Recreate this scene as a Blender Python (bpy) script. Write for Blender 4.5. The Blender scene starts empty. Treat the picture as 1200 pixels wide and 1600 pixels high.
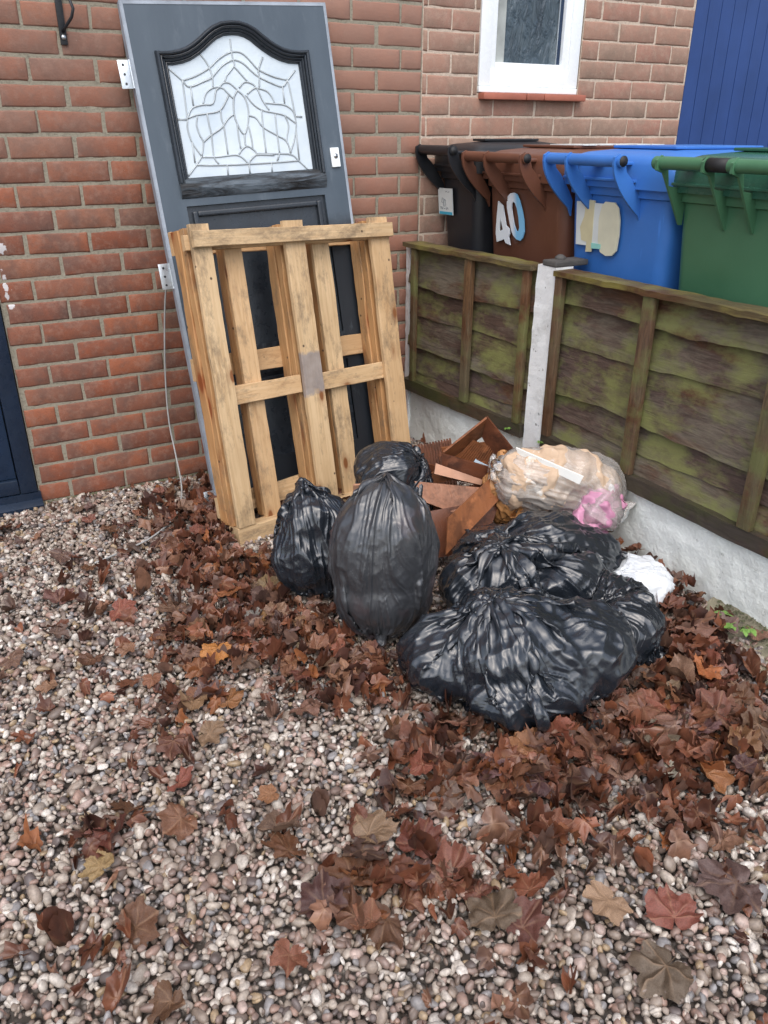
import bpy, math, random, os
import numpy as np
from mathutils import Vector, Matrix

# ------------------------------------------------------------------ camera, world, sun
scene = bpy.context.scene
COL = scene.collection
cam_d = bpy.data.cameras.new('camera'); cam = bpy.data.objects.new('camera', cam_d); COL.objects.link(cam)
RIGHT = Vector((0.87655845, -0.48129083, 0.00210155))
DOWN = Vector((-0.20750169, -0.38184828, -0.9006303))
FWD = Vector((0.43426758, 0.78901902, -0.434581))
m = Matrix((RIGHT, -DOWN, -FWD)).transposed().to_4x4()
m.translation = Vector((-0.3149, -3.3564, 1.4244))
cam.matrix_world = m
cam_d.sensor_fit = 'VERTICAL'; cam_d.sensor_height = 36.0; cam_d.lens = 1232.47 / 1600 * 36
cam_d.clip_start = 0.05; cam_d.clip_end = 300
scene.camera = cam
scene.render.resolution_x = 768; scene.render.resolution_y = 1024

world = bpy.data.worlds.new('World'); scene.world = world; world.use_nodes = True
wn = world.node_tree.nodes; wl = world.node_tree.links
sky = wn.new('ShaderNodeTexSky'); sky.sky_type = 'NISHITA'; sky.sun_disc = False
SUN_EL, SUN_AZ = math.radians(58), math.radians(205)
sky.sun_elevation = SUN_EL; sky.sun_rotation = SUN_AZ; sky.air_density = 1.0; sky.dust_density = 3.0
hs = wn.new('ShaderNodeHueSaturation'); hs.inputs['Saturation'].default_value = 0.68
wl.new(sky.outputs[0], hs.inputs['Color']); wl.new(hs.outputs[0], wn['Background'].inputs['Color'])
wn['Background'].inputs['Strength'].default_value = 0.15
sun_d = bpy.data.lights.new('sun', 'SUN'); sun_d.energy = 0.9; sun_d.angle = math.radians(75); sun_d.color = (1.0, 0.975, 0.945)
sun = bpy.data.objects.new('sun', sun_d); COL.objects.link(sun)
sd = Vector((math.sin(SUN_AZ) * math.cos(SUN_EL), math.cos(SUN_AZ) * math.cos(SUN_EL), math.sin(SUN_EL)))
sun.rotation_euler = sd.to_track_quat('Z', 'Y').to_euler()
sun.location = (0, -3, 6)
scene.view_settings.view_transform = 'Standard'; scene.view_settings.look = 'None'
scene.view_settings.exposure = 0.78; scene.view_settings.gamma = 1

rnd = random.Random(7)

# ------------------------------------------------------------------ helpers
def mesh_obj(name, V, F, mat=None, parent=None, smooth=False, attrs=None, cols=None):
    """V (n,3); F either an int array (m,k) or a list of such arrays / a list of index lists."""
    me = bpy.data.meshes.new(name)
    V = np.asarray(V, dtype=np.float32)
    if isinstance(F, np.ndarray): F = [F]
    if F and isinstance(F[0], np.ndarray) and F[0].ndim == 2:
        nf = sum(len(f) for f in F)
        loops = np.concatenate([f.ravel() for f in F]).astype(np.int32)
        tot = np.concatenate([np.full(len(f), f.shape[1]) for f in F]).astype(np.int32)
        st = np.concatenate([[0], np.cumsum(tot)[:-1]]).astype(np.int32)
        me.vertices.add(len(V)); me.vertices.foreach_set('co', V.ravel())
        me.loops.add(len(loops)); me.loops.foreach_set('vertex_index', loops)
        me.polygons.add(nf); me.polygons.foreach_set('loop_start', st)
        me.update(calc_edges=True); me.validate()
    else:
        me.from_pydata([tuple(v) for v in V], [], [tuple(int(i) for i in f) for f in F])
    if smooth:
        me.polygons.foreach_set('use_smooth', np.ones(len(me.polygons), dtype=bool))
    for k, a in (attrs or {}).items():
        at = me.attributes.new(k, 'FLOAT', 'POINT'); at.data.foreach_set('value', np.asarray(a, dtype=np.float32))
    for k, a in (cols or {}).items():
        at = me.attributes.new(k, 'FLOAT_COLOR', 'POINT')
        at.data.foreach_set('color', np.concatenate([a, np.ones((len(a), 1))], 1).astype(np.float32).ravel())
    if mat: me.materials.append(mat)
    o = bpy.data.objects.new(name, me); COL.objects.link(o)
    if parent: o.parent = parent
    return o

class MB:
    def __init__(s): s.v = []; s.f = []
    def add(s, V, F):
        b = len(s.v); s.v += [tuple(map(float, p)) for p in V]; s.f += [tuple(int(i) + b for i in f) for f in F]
    def box(s, x0, x1, y0, y1, z0, z1, bev=0.0):
        if bev <= 0:
            s.add([(x0,y0,z0),(x1,y0,z0),(x1,y1,z0),(x0,y1,z0),(x0,y0,z1),(x1,y0,z1),(x1,y1,z1),(x0,y1,z1)],
                  [(3,2,1,0),(4,5,6,7),(0,1,5,4),(1,2,6,5),(2,3,7,6),(3,0,4,7)]); return
        import bmesh
        bm = bmesh.new(); bmesh.ops.create_cube(bm, size=1)
        for v in bm.verts:
            v.co = Vector((x0 + (v.co.x + .5) * (x1 - x0), y0 + (v.co.y + .5) * (y1 - y0), z0 + (v.co.z + .5) * (z1 - z0)))
        bmesh.ops.bevel(bm, geom=bm.edges[:], offset=bev, segments=2, affect='EDGES', profile=.6)
        bm.verts.index_update()
        s.add([v.co for v in bm.verts], [[v.index for v in f.verts] for f in bm.faces]); bm.free()
    def tube(s, pts, r, n=8, cap=True):
        pts = [Vector(p) for p in pts]; rs = r if isinstance(r, (list, tuple)) else [r] * len(pts)
        ring = []; up = None
        for i, p in enumerate(pts):
            t = (pts[min(i+1, len(pts)-1)] - pts[max(i-1, 0)]).normalized()
            if up is None:
                up = Vector((0,0,1)) if abs(t.z) < .9 else Vector((1,0,0))
            a = (up - t * up.dot(t)).normalized(); up = a; b = t.cross(a)
            ring.append([p + (a * math.cos(2*math.pi*k/n) + b * math.sin(2*math.pi*k/n)) * rs[i] for k in range(n)])
        V = [q for rg in ring for q in rg]; F = []
        for i in range(len(pts)-1):
            for k in range(n):
                F.append((i*n+k, i*n+(k+1)%n, (i+1)*n+(k+1)%n, (i+1)*n+k))
        if cap: F += [tuple(range(n))[::-1], tuple((len(pts)-1)*n+k for k in range(n))]
        s.add(V, F)
    def prism(s, poly, d0, d1, axis='y', f=None):
        """extrude a 2D polygon (a,b) along an axis between d0 and d1"""
        mk = {'y': lambda a,b,d:(a,d,b), 'x': lambda a,b,d:(d,a,b), 'z': lambda a,b,d:(a,b,d)}[axis]
        n = len(poly)
        V = [mk(a,b,d0) for a,b in poly] + [mk(a,b,d1) for a,b in poly]
        F = [tuple(range(n)), tuple(range(n, 2*n))[::-1]] + [(i, i+n, (i+1)%n+n, (i+1)%n) for i in range(n)]
        s.add(V, F)
    def build(s, name, mat=None, parent=None, smooth=False, recalc=True):
        o = mesh_obj(name, s.v, s.f, mat, parent, smooth)
        if recalc:
            import bmesh
            bm = bmesh.new(); bm.from_mesh(o.data); bmesh.ops.recalc_face_normals(bm, faces=bm.faces[:]); bm.to_mesh(o.data); bm.free()
        return o

def tag(o, label=None, cat=None, group=None, kind=None):
    for k, v in (('label', label), ('category', cat), ('group', group), ('kind', kind)):
        if v: o[k] = v
    return o
def empty(name, loc=(0,0,0), M=None, label=None, cat=None, group=None):
    o = bpy.data.objects.new(name, None); COL.objects.link(o); o.empty_display_size = .1
    if M is not None:
        mm = M.to_4x4(); mm.translation = Vector(loc); o.matrix_world = mm
    else: o.location = loc
    return tag(o, label, cat, group)
def smooth_angle(o, deg=40):
    o.data.polygons.foreach_set('use_smooth', np.ones(len(o.data.polygons), dtype=bool))
    o.data.set_sharp_from_angle(angle=math.radians(deg))
    return o

# value noise (numpy), used for shapes
def hash3(ix, iy, iz, seed):
    n = (ix.astype(np.int64) * 374761393 + iy.astype(np.int64) * 668265263 + iz.astype(np.int64) * 2147483647 + seed * 1274126177) & 0xffffffff
    n = ((n ^ (n >> 13)) * 1274126177) & 0xffffffff
    n = n ^ (n >> 16)
    return (n & 0xffff) / 32767.5 - 1.0
def vnoise(P, scale, seed=0):
    Q = np.asarray(P, float) * scale; I = np.floor(Q); f = Q - I; f = f * f * (3 - 2 * f); I = I.astype(np.int64)
    r = 0
    for dx in (0, 1):
        for dy in (0, 1):
            for dz in (0, 1):
                w = (f[..., 0] if dx else 1 - f[..., 0]) * (f[..., 1] if dy else 1 - f[..., 1]) * (f[..., 2] if dz else 1 - f[..., 2])
                r = r + w * hash3(I[..., 0] + dx, I[..., 1] + dy, I[..., 2] + dz, seed)
    return r

def pnoise(P, scale, seed=0):
    """gradient noise, about -1..1"""
    ca, sa = math.cos(seed*1.7+.6), math.sin(seed*1.7+.6); cb, sb = math.cos(seed*.9+1.1), math.sin(seed*.9+1.1)
    Rm = np.array([[ca, -sa, 0], [sa, ca, 0], [0, 0, 1]]) @ np.array([[1, 0, 0], [0, cb, -sb], [0, sb, cb]])
    Q = (np.asarray(P, float) @ Rm) * scale; I = np.floor(Q); f = Q - I; u = f*f*f*(f*(f*6-15)+10); I = I.astype(np.int64); r = 0
    for dx in (0, 1):
        for dy in (0, 1):
            for dz in (0, 1):
                g = [hash3(I[..., 0]+dx, I[..., 1]+dy, I[..., 2]+dz, seed*3+k) for k in range(3)]
                dot = g[0]*(f[..., 0]-dx) + g[1]*(f[..., 1]-dy) + g[2]*(f[..., 2]-dz)
                w = (u[..., 0] if dx else 1-u[..., 0])*(u[..., 1] if dy else 1-u[..., 1])*(u[..., 2] if dz else 1-u[..., 2])
                r = r + w*dot
    return r*1.5

# ------------------------------------------------------------------ materials
class NT:
    def __init__(s, name):
        s.m = bpy.data.materials.new(name); s.m.use_nodes = True; s.t = s.m.node_tree
        s.b = s.t.nodes['Principled BSDF']; s.out = s.t.nodes['Material Output']
        s.co = s.t.nodes.new('ShaderNodeTexCoord').outputs['Object']
    def n(s, ty, **kw):
        nd = s.t.nodes.new(ty)
        for k, v in kw.items(): setattr(nd, k, v)
        return nd
    def l(s, a, b): s.t.links.new(a, b)
    def put(s, inp, v):
        if hasattr(v, 'is_output') or isinstance(v, bpy.types.NodeSocket): s.l(v, inp)
        else: inp.default_value = v
    def mapping(s, scale, loc=None, co=None):
        mp = s.n('ShaderNodeMapping'); mp.inputs['Scale'].default_value = scale
        if loc is not None: s.put(mp.inputs['Location'], loc)
        s.l(co or s.co, mp.inputs['Vector']); return mp.outputs[0]
    def noise(s, scale, detail=4, rough=.55, co=None, dist=0):
        nd = s.n('ShaderNodeTexNoise'); nd.inputs['Scale'].default_value = scale; nd.inputs['Detail'].default_value = detail
        nd.inputs['Roughness'].default_value = rough; nd.inputs['Distortion'].default_value = dist
        s.l(co or s.co, nd.inputs['Vector']); return nd.outputs[0]
    def ramp(s, fac, stops, interp='LINEAR'):
        r = s.n('ShaderNodeValToRGB'); r.color_ramp.interpolation = interp
        e = r.color_ramp.elements
        while len(e) < len(stops): e.new(.5)
        for el, (p, c) in zip(e, stops):
            el.position = p; el.color = (c, c, c, 1) if isinstance(c, (int, float)) else (*c, 1)
        s.l(fac, r.inputs[0]); return r.outputs[0]
    def mix(s, fac, a, b, mode='MIX'):
        x = s.n('ShaderNodeMix', data_type='RGBA', blend_type=mode)
        s.put(x.inputs[0], fac)
        s.put(x.inputs[6], a if not isinstance(a, tuple) else (*a, 1)); s.put(x.inputs[7], b if not isinstance(b, tuple) else (*b, 1))
        return x.outputs[2]
    def math(s, op, a, b=0.0, c=None):
        x = s.n('ShaderNodeMath', operation=op); s.put(x.inputs[0], a); s.put(x.inputs[1], b)
        if c is not None: s.put(x.inputs[2], c)
        return x.outputs[0]
    def bump(s, h, strength=.3, dist=.01, prev=None):
        x = s.n('ShaderNodeBump'); x.inputs['Strength'].default_value = strength; x.inputs['Distance'].default_value = dist
        s.l(h, x.inputs['Height'])
        if prev: s.l(prev, x.inputs['Normal'])
        return x.outputs[0]
    def island(s): return s.n('ShaderNodeNewGeometry').outputs['Random Per Island']
    def objrand(s): return s.n('ShaderNodeObjectInfo').outputs['Random']
    def attr(s, name, out='Color'):
        x = s.n('ShaderNodeAttribute'); x.attribute_name = name; return x.outputs[out]
    def fin(s, col, rough=.6, normal=None, spec=None, metal=0):
        s.put(s.b.inputs['Base Color'], (*col, 1) if isinstance(col, tuple) else col)
        s.put(s.b.inputs['Roughness'], rough); s.b.inputs['Metallic'].default_value = metal
        if spec is not None: s.b.inputs['Specular IOR Level'].default_value = spec
        if normal: s.l(normal, s.b.inputs['Normal'])
        return s.m

def plain(name, c, rough=.5, metal=0, var=.12, bump=0, bs=80, spec=None):
    t = NT(name); n = t.noise(9, 5); c2 = tuple(x * (1 - var) for x in c); c3 = tuple(min(1, x * (1 + var)) for x in c)
    col = t.ramp(n, [(.3, c2), (.7, c3)])
    nr = t.bump(t.noise(bs, 3), bump, .004) if bump else None
    r = t.ramp(t.noise(30, 4), [(.3, max(.03, rough - .08)), (.7, min(1, rough + .1))])
    return t.fin(col, r, nr, spec, metal)

def brick_mat(name, stops, dark, pale, splash=False):
    t = NT(name)
    base = t.ramp(t.island(), stops)
    n1 = t.noise(7, 5, .6); n2 = t.noise(38, 5, .65); n3 = t.noise(240, 3, .6)
    c = t.mix(t.math('MULTIPLY', t.ramp(n1, [(.42, 0.0), (.66, 1.0)]), .72), base, dark)
    c = t.mix(t.ramp(t.noise(15, 6, .7), [(.52, 0.0), (.66, .55)]), c, dark)
    c = t.mix(t.ramp(n2, [(.48, 0.0), (.72, .5)]), c, pale)
    c = t.mix(t.ramp(n3, [(.3, .35), (.5, 0.0)]), c, tuple(x * .5 for x in dark))
    # sparse white salt flecks
    fl = t.ramp(t.noise(95, 2, .5), [(.73, 0.0), (.78, .5)])
    c = t.mix(fl, c, (.55, .5, .46))
    # green-dark damp staining close to the ground
    sep = t.n('ShaderNodeSeparateXYZ'); t.l(t.co, sep.inputs[0])
    if splash:
        # bricks right of the old doorway are a paler, washed out batch
        bx = t.math('ADD', sep.outputs[0], t.math('MULTIPLY', t.math('SUBTRACT', t.noise(3, 3), .5), .5))
        c = t.mix(t.ramp(bx, [(.85, 0.0), (1.0, .62)]), c, t.mix(t.island(), (.34,.18,.13), (.37,.20,.145)))
        zz = t.math('ADD', sep.outputs[2], t.math('MULTIPLY', t.math('SUBTRACT', t.noise(3.5, 3), .5), .9))
        c = t.mix(t.ramp(t.math('SUBTRACT', zz, .6), [(.45, 0.0), (1.0, .42)]), c, (.30,.185,.14))
        # white paint runs by the door frame
        for (px, pz, sx, sz) in ((-.085, 1.03, .018, .022), (-.098, .89, .008, .07), (-.090, .818, .014, .014)):
            dx = t.math('DIVIDE', t.math('SUBTRACT', sep.outputs[0], px), sx); dz = t.math('DIVIDE', t.math('SUBTRACT', sep.outputs[2], pz), sz)
            d = t.math('ADD', t.math('MULTIPLY', dx, dx), t.math('MULTIPLY', dz, dz))
            d = t.math('ADD', d, t.math('MULTIPLY', t.math('SUBTRACT', t.noise(60, 4), .5), 4.5))
            k = t.ramp(d, [(.5, .9), (.75, 0.0)])
            c = t.mix(k, c, (.62, .60, .60))
    bm = t.bump(t.noise(60, 6, .7), .32, .005); bm = t.bump(n3, .35, .002, bm)
    return t.fin(c, .82, bm, .3)

M = {}
M['brickL'] = brick_mat('red brick', [(0, (.215,.072,.040)), (.25, (.285,.090,.047)), (.5, (.315,.108,.056)), (.75, (.235,.088,.056)), (1, (.285,.118,.070))],
                        (.125,.080,.066), (.33,.20,.15), True)
M['brickR'] = brick_mat('pale brick', [(0, (.33,.195,.145)), (.25, (.36,.205,.15)), (.5, (.37,.19,.14)), (.75, (.33,.215,.16)), (1, (.40,.215,.155))],
                        (.25,.18,.135), (.44,.31,.24))
def mortar(name, a, b):
    t = NT(name); c = t.mix(t.noise(14, 5), a, b); c = t.mix(t.ramp(t.noise(120, 4), [(.3, .5), (.5, 0.0)]), c, tuple(x*.5 for x in a))
    bm = t.bump(t.noise(90, 6, .7), .8, .006); return t.fin(c, .92, bm, .2)
M['mortarL'] = mortar('grey mortar', (.25,.225,.17), (.36,.325,.255))
M['mortarR'] = mortar('sandy mortar', (.52,.41,.32), (.64,.54,.44))

def wood(name, c1, c2, knot, stain, axis, rough=.6, stain_amt=.5, knot_thr=.07, patch=False):
    t = NT(name)
    off = t.n('ShaderNodeCombineXYZ'); orr = t.objrand()
    for i in range(3): t.l(t.math('MULTIPLY', orr, (37.0, 17.0, 53.0)[i]), off.inputs[i])
    sc = {'z': (1, 1, .05), 'x': (.05, 1, 1), 'y': (1, .05, 1)}[axis]
    co = t.mapping(sc, off.outputs[0])
    knc = {'z': (9, 9, 4.2), 'x': (4.2, 9, 9), 'y': (9, 4.2, 9)}[axis]
    vo = t.n('ShaderNodeTexVoronoi'); vo.inputs['Scale'].default_value = 1; t.l(t.mapping(knc, off.outputs[0]), vo.inputs['Vector'])
    kd = vo.outputs['Distance']
    # grain lines bend round the knots
    wv = t.noise(75, 5, .6, co=co, dist=1.2)
    c = t.mix(t.ramp(wv, [(.32, 0.0), (.62, 1.0)]), c2, c1)
    c = t.mix(t.ramp(t.noise(2.2, 4, .6, t.mapping((1,1,1), off.outputs[0])), [(.35, 0.0), (.75, .65)]), c, tuple(x*.78 for x in c2))
    c = t.mix(t.math('MULTIPLY', t.ramp(t.noise(12, 6, .7, t.mapping(tuple(.25 if a < 1 else 1 for a in sc), off.outputs[0])), [(.56, 0.0), (.66, 1.0)]), stain_amt), c, stain)
    c = t.mix(t.math('MULTIPLY', t.ramp(orr, [(.35, 0.0), (1.0, .42)]), 1.0), c, (.50,.24,.085))
    gs = t.noise(7.5, 7, .8, t.mapping(tuple(.45 if a < 1 else 1 for a in sc), off.outputs[0]))
    c = t.mix(t.ramp(gs, [(.52, 0.0), (.66, .8)]), c, (.19,.135,.085))
    c = t.mix(t.ramp(kd, [(knot_thr*1.2, 1.0), (knot_thr * 1.8, .35), (knot_thr * 3.4, 0.0)]), c, knot)
    # a few nail holes
    vn = t.n('ShaderNodeTexVoronoi'); vn.inputs['Scale'].default_value = 14; t.l(t.mapping((1,1,1), off.outputs[0]), vn.inputs['Vector'])
    c = t.mix(t.ramp(vn.outputs['Distance'], [(.05, .9), (.09, 0.0)]), c, (.05,.03,.02))
    if patch:   # grey weathered patch halfway down the board
        sp = t.n('ShaderNodeSeparateXYZ'); t.l(t.co, sp.inputs[0]); n_ = t.math('MULTIPLY', t.math('SUBTRACT', t.noise(14, 5, .6), .5), .10)
        dz = t.math('ABSOLUTE', t.math('ADD', t.math('ADD', sp.outputs[2], .022), n_))
        c = t.mix(t.ramp(dz, [(.075, .85), (.088, 0.0)]), c, t.mix(t.noise(30, 5), (.16,.13,.125), (.36,.33,.32)))
    bm = t.bump(wv, .35, .003); bm = t.bump(t.noise(150, 3, .6, co), .25, .001, bm)
    return t.fin(c, t.ramp(t.noise(6, 3), [(.3, rough - .15), (.7, rough + .12)]), bm, .35)
PALE1, PALE2 = (.70,.51,.30), (.54,.36,.19)
M['pal_z'] = wood('pallet wood', PALE1, PALE2, (.22,.085,.03), (.22,.13,.065), 'z')
M['pal_z2'] = wood('pallet wood with grey patch', PALE1, PALE2, (.22,.085,.03), (.22,.13,.065), 'z', patch=True)
M['pal_x'] = wood('pallet wood across', PALE1, PALE2, (.22,.085,.03), (.20,.12,.06), 'x', stain_amt=.7)
M['pal_side'] = wood('pallet wood sawn side', (.58,.35,.165), (.42,.22,.09), (.26,.07,.02), (.25,.10,.035), 'z', stain_amt=.8, knot_thr=.12)

def fence_mat(name, axis, a, b, c_, green):
    t = NT(name); off = t.n('ShaderNodeCombineXYZ'); orr = t.objrand()
    for i in range(3): t.l(t.math('MULTIPLY', orr, (31.0, 23.0, 11.0)[i]), off.inputs[i])
    sc = {'x': (.12, 1, 1), 'z': (1, 1, .12)}[axis]
    co = t.mapping(sc, off.outputs[0]); c0 = t.mapping((1,1,1), off.outputs[0])
    g = t.noise(60, 6, .65, co, 1.5)
    col = t.mix(t.ramp(g, [(.3, 0.0), (.7, 1.0)]), a, b)
    col = t.mix(t.ramp(orr, [(.3, 0.0), (1.0, .45)]), col, (.115,.088,.085))
    col = t.mix(t.ramp(t.noise(3.0, 5, .6, t.mapping((.5, 1, 1.3), off.outputs[0])), [(.52, 0.0), (.57, .75)]), col, (.115,.048,.022))
    big = t.noise(5.0, 6, .68, t.mapping((.35,1,1) if axis == 'x' else (1,1,.35), off.outputs[0]), .3)
    col = t.mix(t.ramp(big, [(.47, 0.0), (.60, .8)]), col, c_)       # silvered, flaked patches
    col = t.mix(t.math('MULTIPLY', t.ramp(g, [(.35, .6), (.6, 0.0)]), .7), col, (.02,.015,.01))
    mo = t.noise(5.5, 6, .65, t.mapping((1,1,1), t.n('ShaderNodeVectorMath', operation='SCALE').outputs[0]) if False else t.mapping((.7,1,1.2), off.outputs[0]))
    col = t.mix(t.ramp(mo, [(.47, 0.0), (.62, .85)]), col, green)
    bm = t.bump(g, .6, .005); bm = t.bump(t.noise(9, 4, .6, c0), .4, .012, bm)
    return t.fin(col, t.ramp(big, [(.3, .35), (.7, .7)]), bm, .4)
M['fence_x'] = fence_mat('weathered fence board', 'x', (.070,.043,.034), (.125,.082,.062), (.20,.175,.13), (.205,.215,.075))
M['fence_z'] = fence_mat('weathered batten', 'z', (.12,.062,.03), (.17,.095,.045), (.15,.125,.075), (.15,.16,.06))
M['fence_cap'] = fence_mat('mossy cap', 'x', (.09,.06,.03), (.16,.12,.05), (.10,.09,.045), (.22,.19,.05))
M['fence_wet'] = fence_mat('soaked base rail', 'x', (.022,.018,.011), (.045,.035,.02), (.06,.05,.03), (.06,.065,.022))

def render_mat(name, c, dirt, amt, bmp=.6):
    t = NT(name); v = t.noise(20, 8, .68); n = t.noise(5, 6, .65)
    col = t.mix(t.ramp(n, [(.52, 0.0), (.72, amt)]), c, dirt)
    col = t.mix(t.ramp(t.noise(34, 5, .7), [(.64, 0.0), (.70, amt * 1.6)]), col, tuple(x*.35 for x in dirt))
    bm = t.bump(v, bmp, .02); bm = t.bump(t.noise(110, 5, .6), .35, .004, bm)
    return t.fin(col, .6, bm, .4)
M['render'] = render_mat('white masonry paint', (.86,.89,.85), (.42,.45,.34), .30)
M['postpaint'] = render_mat('flaking white post paint', (.86,.88,.88), (.20,.19,.16), .55, .22)
M['concrete'] = plain('damp concrete', (.09,.085,.08), .8, var=.4, bump=.5)

def door_paint(name):
    t = NT(name); n = t.noise(5, 5, .6, t.mapping((1, 1, .35)))
    c = t.ramp(n, [(.3, (.046,.066,.088)), (.7, (.080,.106,.133))])
    fl = t.noise(20, 6, .7, t.mapping((.25, 1, 1)))
    sep = t.n('ShaderNodeSeparateXYZ'); t.l(t.co, sep.inputs[0])
    # shade behind the pallet, painted as black into the lower door colour
    pallet_shade = t.math('MULTIPLY', t.ramp(t.math('SUBTRACT', t.math('ADD', sep.outputs[2], t.math('MULTIPLY', fl, .08)), .5), [(.64, 1.0), (.70, 0.0)]), t.ramp(sep.outputs[0], [(.07, 0.0), (.09, 1.0)]))
    c = t.mix(pallet_shade, c, (.012,.016,.022))
    c = t.mix(t.ramp(t.noise(13, 5, .7, t.mapping((1,1,.3))), [(.56, 0.0), (.68, .35)]), c, (.15,.18,.21))
    bm = t.bump(t.noise(38, 5, .65, t.mapping((1, 1, .12))), .25, .004)
    return t.fin(c, t.ramp(n, [(.3, .38), (.7, .55)]), bm, .45)
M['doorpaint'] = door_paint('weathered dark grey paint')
def crack_paint():
    t = NT('cracked black paint'); g = t.noise(24, 6, .7, t.mapping((.16, 1, 1)), 1.0)
    c = t.ramp(g, [(.40, (.006,.007,.009)), (.47, (.03,.04,.05)), (.6, (.085,.11,.135)), (.8, (.10,.13,.16))])
    return t.fin(c, .4, t.bump(g, .9, .012), .5)
M['crack'] = crack_paint()
M['moulding'] = plain('glossy black moulding paint and panel shade', (.022,.028,.036), .3, var=.25, bump=.15)
M['dooredge'] = plain('pale undercoat door edge', (.30,.34,.39), .55, var=.25, bump=.4)
def frosted():
    t = NT('frosted leaded glass'); c = t.ramp(t.noise(6, 3), [(.3, (.50,.58,.64)), (.7, (.64,.71,.75))])
    return t.fin(c, .28, t.bump(t.noise(70, 3), .25, .004), .6)
M['frosted'] = frosted()
M['lead'] = plain('grey lead strip', (.42,.46,.48), .5, .3, var=.15)
M['steel'] = plain('zinc plated steel', (.55,.58,.60), .3, .85, var=.2, bump=.2)
M['black_iron'] = plain('black painted iron', (.018,.020,.024), .35, 0, var=.3, bump=.3)
M['navy'] = plain('navy composite door', (.014,.030,.062), .3, var=.2)
M['navy_frame'] = plain('dark navy frame', (.012,.022,.042), .28, var=.2)
M['upvc'] = plain('white upvc', (.88,.92,.93), .25, var=.0)
M['sill'] = plain('red clay sill tile', (.37,.12,.075), .55, var=.22, bump=.3)
def gate_mat():
    t = NT('royal blue boarding'); c = t.ramp(t.noise(3.5, 5), [(.3, (.012,.042,.16)), (.7, (.020,.060,.22))])
    return t.fin(c, .38, t.bump(t.noise(60, 4, .6, t.mapping((1, 1, .05))), .2, .003), .5)
M['gate'] = gate_mat()
def glass_obsc():
    t = NT('obscured window glass'); v = t.noise(28, 4, .6, t.mapping((1, 1, .35)), .8)
    col = t.ramp(t.noise(7, 5, .6, t.mapping((1.6, 1, .35))), [(.3, (.02,.032,.045)), (.55, (.05,.075,.095)), (.75, (.16,.20,.22))])
    return t.fin(col, .16, t.bump(v, 1.0, .02), .6)
M['wglass'] = glass_obsc()
M['curtain'] = plain('pale curtain behind glass', (.34,.36,.34), .35, var=.3)
M['black_strip'] = plain('dark blue glazing strip', (.012,.03,.07), .3)
def plastic(name, c, rough=.38, fade=.18):
    t = NT(name); n = t.noise(3.5, 5, .6)
    col = t.ramp(n, [(.3, c), (.75, tuple(min(1, x * (1 + fade) + .01) for x in c))])
    sc = t.noise(55, 3, .6, t.mapping((1, 1, .1)))
    col = t.mix(t.ramp(sc, [(.66, 0.0), (.74, .25)]), col, tuple(min(1, x * 1.8 + .03) for x in c))
    col = t.mix(t.ramp(t.noise(1.9, 6, .7), [(.55, 0.0), (.75, .35)]), col, tuple(x * .55 for x in c))
    return t.fin(col, t.ramp(n, [(.3, rough - .06), (.7, rough + .12)]), t.bump(t.noise(90, 3), .12, .002), .5)
M['bin_black'] = plastic('black bin plastic', (.010,.011,.014))
M['bin_brown'] = plastic('brown bin plastic', (.125,.048,.027))
M['bin_blue'] = plastic('blue bin plastic', (.040,.165,.50))
M['bin_green'] = plastic('green bin plastic', (.058,.165,.085))
M['bin_greenlid'] = plastic('dark green lid plastic', (.028,.11,.07), .2)
M['rubber'] = plain('black rubber', (.012,.012,.013), .6)
M['sticker'] = plain('white sticker', (.72,.76,.74), .45, var=.06)
M['tapeyellow'] = plain('yellowed tape', (.66,.60,.38), .45, var=.12)
M['stickercyan'] = plain('cyan sticker strip', (.05,.42,.60), .4)
M['ink'] = plain('pen ink', (.12,.14,.16), .5)
def num_mat():
    t = NT('white to blue numeral vinyl'); sep = t.n('ShaderNodeSeparateXYZ'); t.l(t.co, sep.inputs[0])
    n = t.math('ADD', t.math('MULTIPLY', sep.outputs[1], -1.0), .5)
    c = t.ramp(t.math('ADD', n, t.math('MULTIPLY', t.noise(6, 2), .03)), [(.35, (.84,.90,.92)), (.455, (.84,.88,.94)), (.485, (.24,.58,.88))])
    return t.fin(c, .4, None, .5)
M['numeral'] = num_mat()

def bag_mat(name, c, rough, bumpk=.5, purple=None):
    t = NT(name); n = t.noise(5, 4)
    col = t.ramp(n, [(.3, c), (.75, tuple(x * 1.35 + .002 for x in c))])
    if purple: col = t.mix(t.ramp(t.noise(5.5, 4, .5), [(.54, 0.0), (.66, .8)]), col, purple)
    r1 = t.n('ShaderNodeTexNoise'); r1.noise_type = 'RIDGED_MULTIFRACTAL'; r1.inputs['Scale'].default_value = 26
    r1.inputs['Detail'].default_value = 3; r1.inputs['Roughness'].default_value = .4; r1.inputs['Distortion'].default_value = .6
    t.l(t.co, r1.inputs['Vector'])
    bm = t.bump(r1.outputs[0], .5 * bumpk, .005)
    # rain droplets
    vo = t.n('ShaderNodeTexVoronoi'); vo.inputs['Scale'].default_value = 110; t.l(t.co, vo.inputs['Vector'])
    msk = t.ramp(t.noise(4.5, 3), [(.52, 0.0), (.60, 1.0)])
    dr = t.math('MULTIPLY', t.ramp(vo.outputs['Distance'], [(.10, 1.0), (.26, 0.0)]), msk)
    bm = t.bump(dr, .35, .003, bm)
    t.b.inputs['Coat Weight'].default_value = .42; t.b.inputs['Coat Roughness'].default_value = .06
    return t.fin(col, t.ramp(n, [(.3, rough - .05), (.7, rough + .08)]), bm, .7)
M['bag'] = bag_mat('black bin bag film', (.0115,.0150,.0205), .25)
M['bag_grey'] = bag_mat('thin grey black bin bag film', (.030,.032,.036), .34, .7, (.075,.05,.052))
M['white_film'] = bag_mat('white plastic film', (.60,.63,.66), .35, 1.0)
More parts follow.
